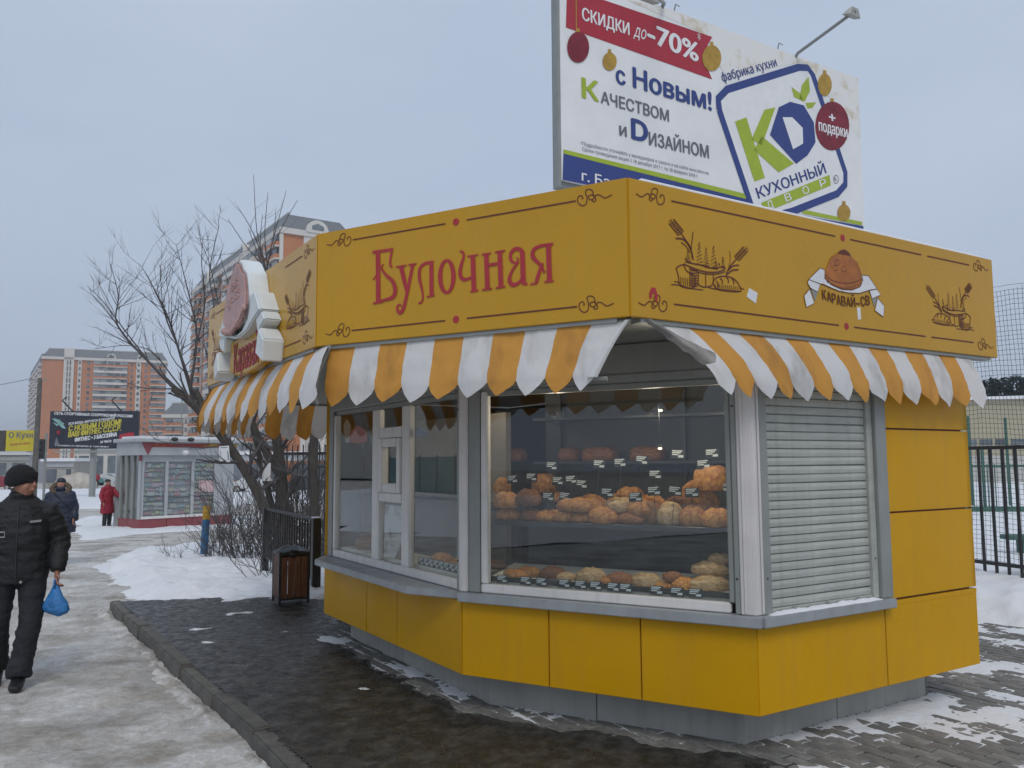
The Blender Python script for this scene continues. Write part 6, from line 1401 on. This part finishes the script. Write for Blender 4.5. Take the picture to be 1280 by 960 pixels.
part('zip', MB().tube([V((.0, -.172, .84)), V((0, -.178, 1.1)), V((.0, -.172, 1.30)), V((0, -.135, 1.43))], .006, 5), MAT['blk'], man)
part('chest_logo', MB().add([V((.085, -.168, 1.285)), V((.165, -.150, 1.292)), V((.165, -.149, 1.31)), V((.085, -.167, 1.303))], [(0, 1, 2, 3)]), mk('reflective_print', (.25, .25, .26), .4), man)
part('pocket_zip', MB().tube([V((-.19, -.145, 1.215)), V((-.09, -.178, 1.22)), V((-.085, -.178, 1.18)), V((-.19, -.145, 1.175))], .005, 5), MAT['plinth'], man)
m = MB()                                                  # trousers
for h_, k_, a_ in ((Lh, Lk, La), (Rh, Rk, Ra)):
    m.loft([h_+V((0, 0, .03)), h_.lerp(k_, .25), h_.lerp(k_, .6), k_, k_.lerp(a_, .3), k_.lerp(a_, .65), a_+V((0, 0, .02)), a_+V((0, -.015, -.02))], [(.115, .125), (.108, .118), (.094, .10), (.086, .09), (.084, .09), (.084, .088), (.09, .092), (.085, .088)], 16, hint=V((1, 0, 0)))
    for t in (.2, .55, .85): c_ = k_.lerp(a_, t); m.loft([c_+V((0, 0, .03)), c_, c_-V((0, 0, .03))], [(.075, .08), (.094, .096), (.075, .08)], 12)
m.loft([V((0, 0, .80)), V((0, 0, .9)), V((0, 0, .98))], [(.19, .14), (.195, .145), (.18, .135)], 18, hint=V((1, 0, 0)))
fuse('trousers', m, trou, man, .010, 4, .5, .010)
for a_, p_ in ((La, .0), (Ra, .35)):
    m = MB(); Mx = Matrix.Rotation(p_, 3, 'X')
    def b_(x, y, z): return a_+Mx @ V((x, y, z))
    m.loft([b_(0, .06, -.055), b_(0, .02, -.05), b_(0, -.06, -.052), b_(0, -.14, -.06), b_(0, -.195, -.066), b_(0, -.215, -.07)], [(.040, .04), (.050, .05), (.052, .045), (.055, .036), (.045, .028), (.025, .02)], 14, hint=V((1, 0, 0))); m.loft([b_(0, .01, -.05), b_(0, .008, .03)], [(.052, .055), (.058, .06)], 14)
    fuse('boot', m, boot, man, .009, 3)
Rz = Matrix.Rotation(yaw, 3, 'Z'); qh = lambda x, y, z: hc+Rz @ V((x, y, z))
m = MB(); prof = [(-.055, .108, .118), (-.02, .114, .126), (.03, .114, .126), (.08, .102, .114), (.118, .072, .084), (.142, .03, .036)]
m.loft([qh(0, .012+.012*(1-k/5), z+(.02 if k == 0 else 0)) for k, (z, a, b) in enumerate(prof)], [(a, b) for z, a, b in prof], 22, hint=Rz @ V((1, 0, 0)))
cap_ = part('knit_cap', m, knit, man, smooth=180)
# cap cuff sits above the brow: tilt it up in front
for v in cap_.data.vertices:
    l_ = Rz.inverted() @ (v.co-hc); f_ = max(0, -l_.y/.1)
    if l_.z < .03: v.co += Rz @ V((0, 0, .055*f_)); 
part('glasses', MB().loft([qh(-.05, -.088, .012), qh(-.012, -.100, .012)], [(.019, .004), (.019, .004)], 8, hint=V((0, 0, 1))).loft([qh(.012, -.100, .012), qh(.05, -.088, .012)], [(.019, .004), (.019, .004)], 8, hint=V((0, 0, 1))).tube([qh(-.055, -.085, .014), qh(-.078, -.03, .012), qh(-.078, .02, .008)], .003, 5).tube([qh(.055, -.085, .014), qh(.078, -.03, .012), qh(.078, .02, .008)], .003, 5).tube([qh(-.014, -.100, .014), qh(.014, -.100, .014)], .003, 5), MAT['rubber'], man, smooth=60)
part('hair', MB().loft([qh(0, .055, -.05), qh(0, .045, -.085)], [(.062, .045), (.05, .035)], 14, hint=Rz @ V((1, 0, 0))), mk('grey_hair', (.12, .10, .09), .8, .3, 60), man, smooth=180)
man.rotation_euler = (0, 0, MR); man.location = (mp_.x, mp_.y, -.075); OFF[man.name] = V((0, 0, 0))
# blue bag held in his left hand (image right)
bw = Matrix.Rotation(MR, 3, 'Z') @ (Lw+(Lw-Le).normalized()*.11)+V(man.location); bgm = mk('blue_bag', (.035, .20, .50), .3, .3, 9, 1.0, 22)
bag = thing('carrier_bag', (bw.x, bw.y, bw.z-.30), 'crumpled blue plastic carrier bag hanging from the walking person\'s hand', 'bag')
m = MB(); nr = 20; pr = [(.03, .016), (.0, .018), (-.045, .036), (-.10, .064), (-.15, .086), (-.195, .098), (-.228, .085), (-.243, .05)]
vs = []
for k, (z, r_) in enumerate(pr):
    for i in range(nr):
        a = 2*math.pi*i/nr; rr = r_*(1+.16*fbm(math.cos(a)*2, math.sin(a)*2, k*.5)+.05*math.sin(a*7)*(1-k/8)); vs.append(bw+V((rr*math.cos(a)*1.05, rr*math.sin(a)*.55, z+.012*fbm(a*2, k, 2)-.012*math.cos(a)*(k > 4))))
m.add(vs, [(k*nr+i, (k+1)*nr+i, (k+1)*nr+(i+1) % nr, k*nr+(i+1) % nr) for k in range(len(pr)-1) for i in range(nr)]+[[(len(pr)-1)*nr+i for i in range(nr)][::-1]])
part('sack', m, bgm, bag, smooth=180); part('handle', MB().tube([bw+V((0, -.02, -.03)), bw+V((0, -.028, .03)), bw+V((0, .0, .05)), bw+V((0, .028, .03)), bw+V((0, .02, -.03))], .009, 6), bgm, bag, smooth=180)
# ---- generic standing figure for the others
def figure(pos, rz, coat, legs, hat, label, h=1.66, coatlen=.55, wide=1.0, fur=None, arm=None, vox=.02, bagc=None, walk=.0):
    p = thing('person', (0, 0, 0), label, 'person'); k = h/1.72
    hip = .88*k; m = MB(); c = V((0, 0, 1.60*k)); lx = .10*k
    feet = ((lx, -walk), (-lx, walk))
    m.loft([V((0, 0, hip-.05)), V((0, 0, 1.2*k)), V((0, 0, 1.40*k)), V((0, 0, 1.47*k)), V((0, -.01, 1.54*k))], [(.13*k, .10*k), (.14*k, .1*k), (.15*k, .1*k), (.06*k, .06*k), (.05*k, .05*k)], 14, hint=V((1, 0, 0)))
    for x, y in feet: m.loft([V((x, 0, hip)), V((x, y*.4-.02, .48*k)), V((x, y, .08)), V((x, y-.1, .04))], [(.07*k, .08*k), (.05*k, .055*k), (.035*k, .04*k), (.03, .03)], 10)
    sh = []
    for sx in (1, -1):
        s_ = V((sx*.18*k, 0, 1.39*k)); e_ = V((sx*.27*k, .0, 1.12*k)); w_ = V((sx*.26*k, -.10, .90*k))
        if arm and sx == arm[0]: e_, w_ = V(arm[1])*k, V(arm[2])*k
        sh.append((s_, e_, w_)); m.loft([s_, e_, w_], [(.05, .05), (.04, .04), (.026, .026)], 10); hand(m, w_, w_-e_, sx, 1.0, .6)
    head(m, c, 0, k); fuse('body', m, skin, p, .012, 3)
    m = MB(); bot = hip-coatlen*k+.25*k
    m.loft([V((0, 0, bot)), V((0, 0, bot+.08)), V((0, 0, 1.02*k)), V((0, 0, 1.25*k)), V((0, 0, 1.38*k)), V((0, 0, 1.46*k)), V((0, -.005, 1.51*k))], [(.225*wide*k, .17*k), (.23*wide*k, .175*k), (.205*wide*k, .16*k), (.225*wide*k, .165*k), (.205*k, .13*k), (.11*k, .1*k), (.085*k, .085*k)], 18, hint=V((1, 0, 0)))
    for s_, e_, w_ in sh: m.loft([V((s_.x*.6, 0, s_.z)), s_, e_, w_], [(.085*k, .09*k), (.088*k, .09*k), (.072*k, .075*k), (.056*k, .056*k)], 12)
    fuse('coat', m, coat, p, vox*.75, 4, .5, .012)
    m = MB()
    for x, y in feet: m.loft([V((x, 0, hip+.03)), V((x, y*.4-.02, .48*k)), V((x, y, .12))], [(.10*k, .11*k), (.078*k, .085*k), (.068*k, .07*k)], 12)
    fuse('trousers', m, legs, p, vox*.75, 3, .5, .008)
    for x, y in feet: part('boot', MB().loft([V((x, y+.07, .04)), V((x, y, .05)), V((x, y-.1, .045)), V((x, y-.19, .03))], [(.04, .04), (.05, .05), (.048, .042), (.03, .025)], 12, hint=V((1, 0, 0))).loft([V((x, y, .05)), V((x, y, .22))], [(.052, .055), (.06, .062)], 12), boot, p, smooth=60)
    part('hat', MB().loft([c+V((0, .012, z*k)) for z in (.03, .06, .09, .112, .122)], [(a*k, b*k) for a, b in ((.084, .098), (.084, .098), (.072, .086), (.04, .05), (.01, .012))], 16, hint=V((1, 0, 0))), hat, p, smooth=180)
    if fur:
        ring = [c+V((.155*k*math.cos(a), -.02+.03*math.sin(a), -.10*k+.10*k*math.sin(a))) for a in [i*2*math.pi/20 for i in range(21)]]
        mm_ = MB(); rr = random.Random(3)
        mm_.tube(ring, .05*k, 8, cap=False)
        for i in range(260):
            a = rr.choice(ring[:-1]); dd_ = V((rr.gauss(0, 1), rr.gauss(-.3, .8), rr.gauss(.2, 1))).normalized(); s2 = dd_.cross(V((0, 0, 1))).normalized()*.008; a2 = a+V((rr.gauss(0, .015), rr.gauss(0, .015), rr.gauss(0, .015))); mm_.add([a2-s2, a2+s2, a2+dd_*.06], [(0, 1, 2)])
        part('fur_trim', mm_, fur, p)
        part('scarf', MB().loft([c+V((0, -.05, -.12*k)), c+V((0, -.055, -.06*k))], [(.085, .07), (.08, .055)], 14, hint=V((1, 0, 0))), coat, p, smooth=180)
    if bagc:
        b1 = V((.27*k, -.05, .98*k)); part('shoulder_bag', MB().box(b1-V((.05, .06, .12)), b1+V((.07, .06, .04))), bagc, p, bevel=.02, seg=2); part('bag_strap', MB().tube([b1+V((0, 0, .04)), V((.10, -.175*k, 1.2*k)), V((-.10, -.14*k, 1.43*k))], .012, 6), bagc, p)
    p.location = pos; p.rotation_euler = (0, 0, rz); return p
navy = mk('navy_jacket', (.014, .022, .045), .55, .3, 8, .4, 16); redc = mk('red_coat', (.30, .016, .035), .65, .2, 8, .3, 16); dgrn = mk('dark_trousers', (.02, .024, .026), .8, .25, 8)
q = gt(72, 706); figure((q.x, q.y, terrain(q.y)), R(20), navy, trou, navy, 'person in navy padded jacket with fur-trimmed hood behind the person in black', 1.66, .5, 1.3, mk('fur', (.12, .085, .06), .9, .3, 30), None, .02, mk('bag_black', (.012, .014, .02), .5), .06)
q = gt(133, 660); figure((q.x, q.y, terrain(q.y)), R(65), redc, dgrn, MAT['rubber'], 'person in long red coat and black cap at the newsstand window', 1.62, .62, 1.08, None, (1, (.26, -.22, 1.12), (.22, -.50, 1.18)), .024)
q = gt(121, 609); figure((q.x, q.y, terrain(q.y)), R(20), redc, dgrn, MAT['rubber'], 'tiny distant person in red jacket by the white car', 1.7, .3, 1.0, None, None, .03, None, .18)

# ================================================================ winter haze over the whole place
hzm = bpy.data.materials.new('haze'); hzm.use_nodes = True; hn = hzm.node_tree.nodes; hn.remove(hn['Principled BSDF'])
hv = hn.new('ShaderNodeVolumePrincipled'); hv.inputs['Color'].default_value = (.93, .95, .98, 1); hv.inputs['Density'].default_value = .00062; hv.inputs['Anisotropy'].default_value = .2
hzm.node_tree.links.new(hv.outputs[0], hn['Material Output'].inputs['Volume'])
hz_o = single('haze', MB().box((-1510, -90, -4), (1510, 1610, 76)), hzm, 'thin winter haze over the street', None, kind='stuff')
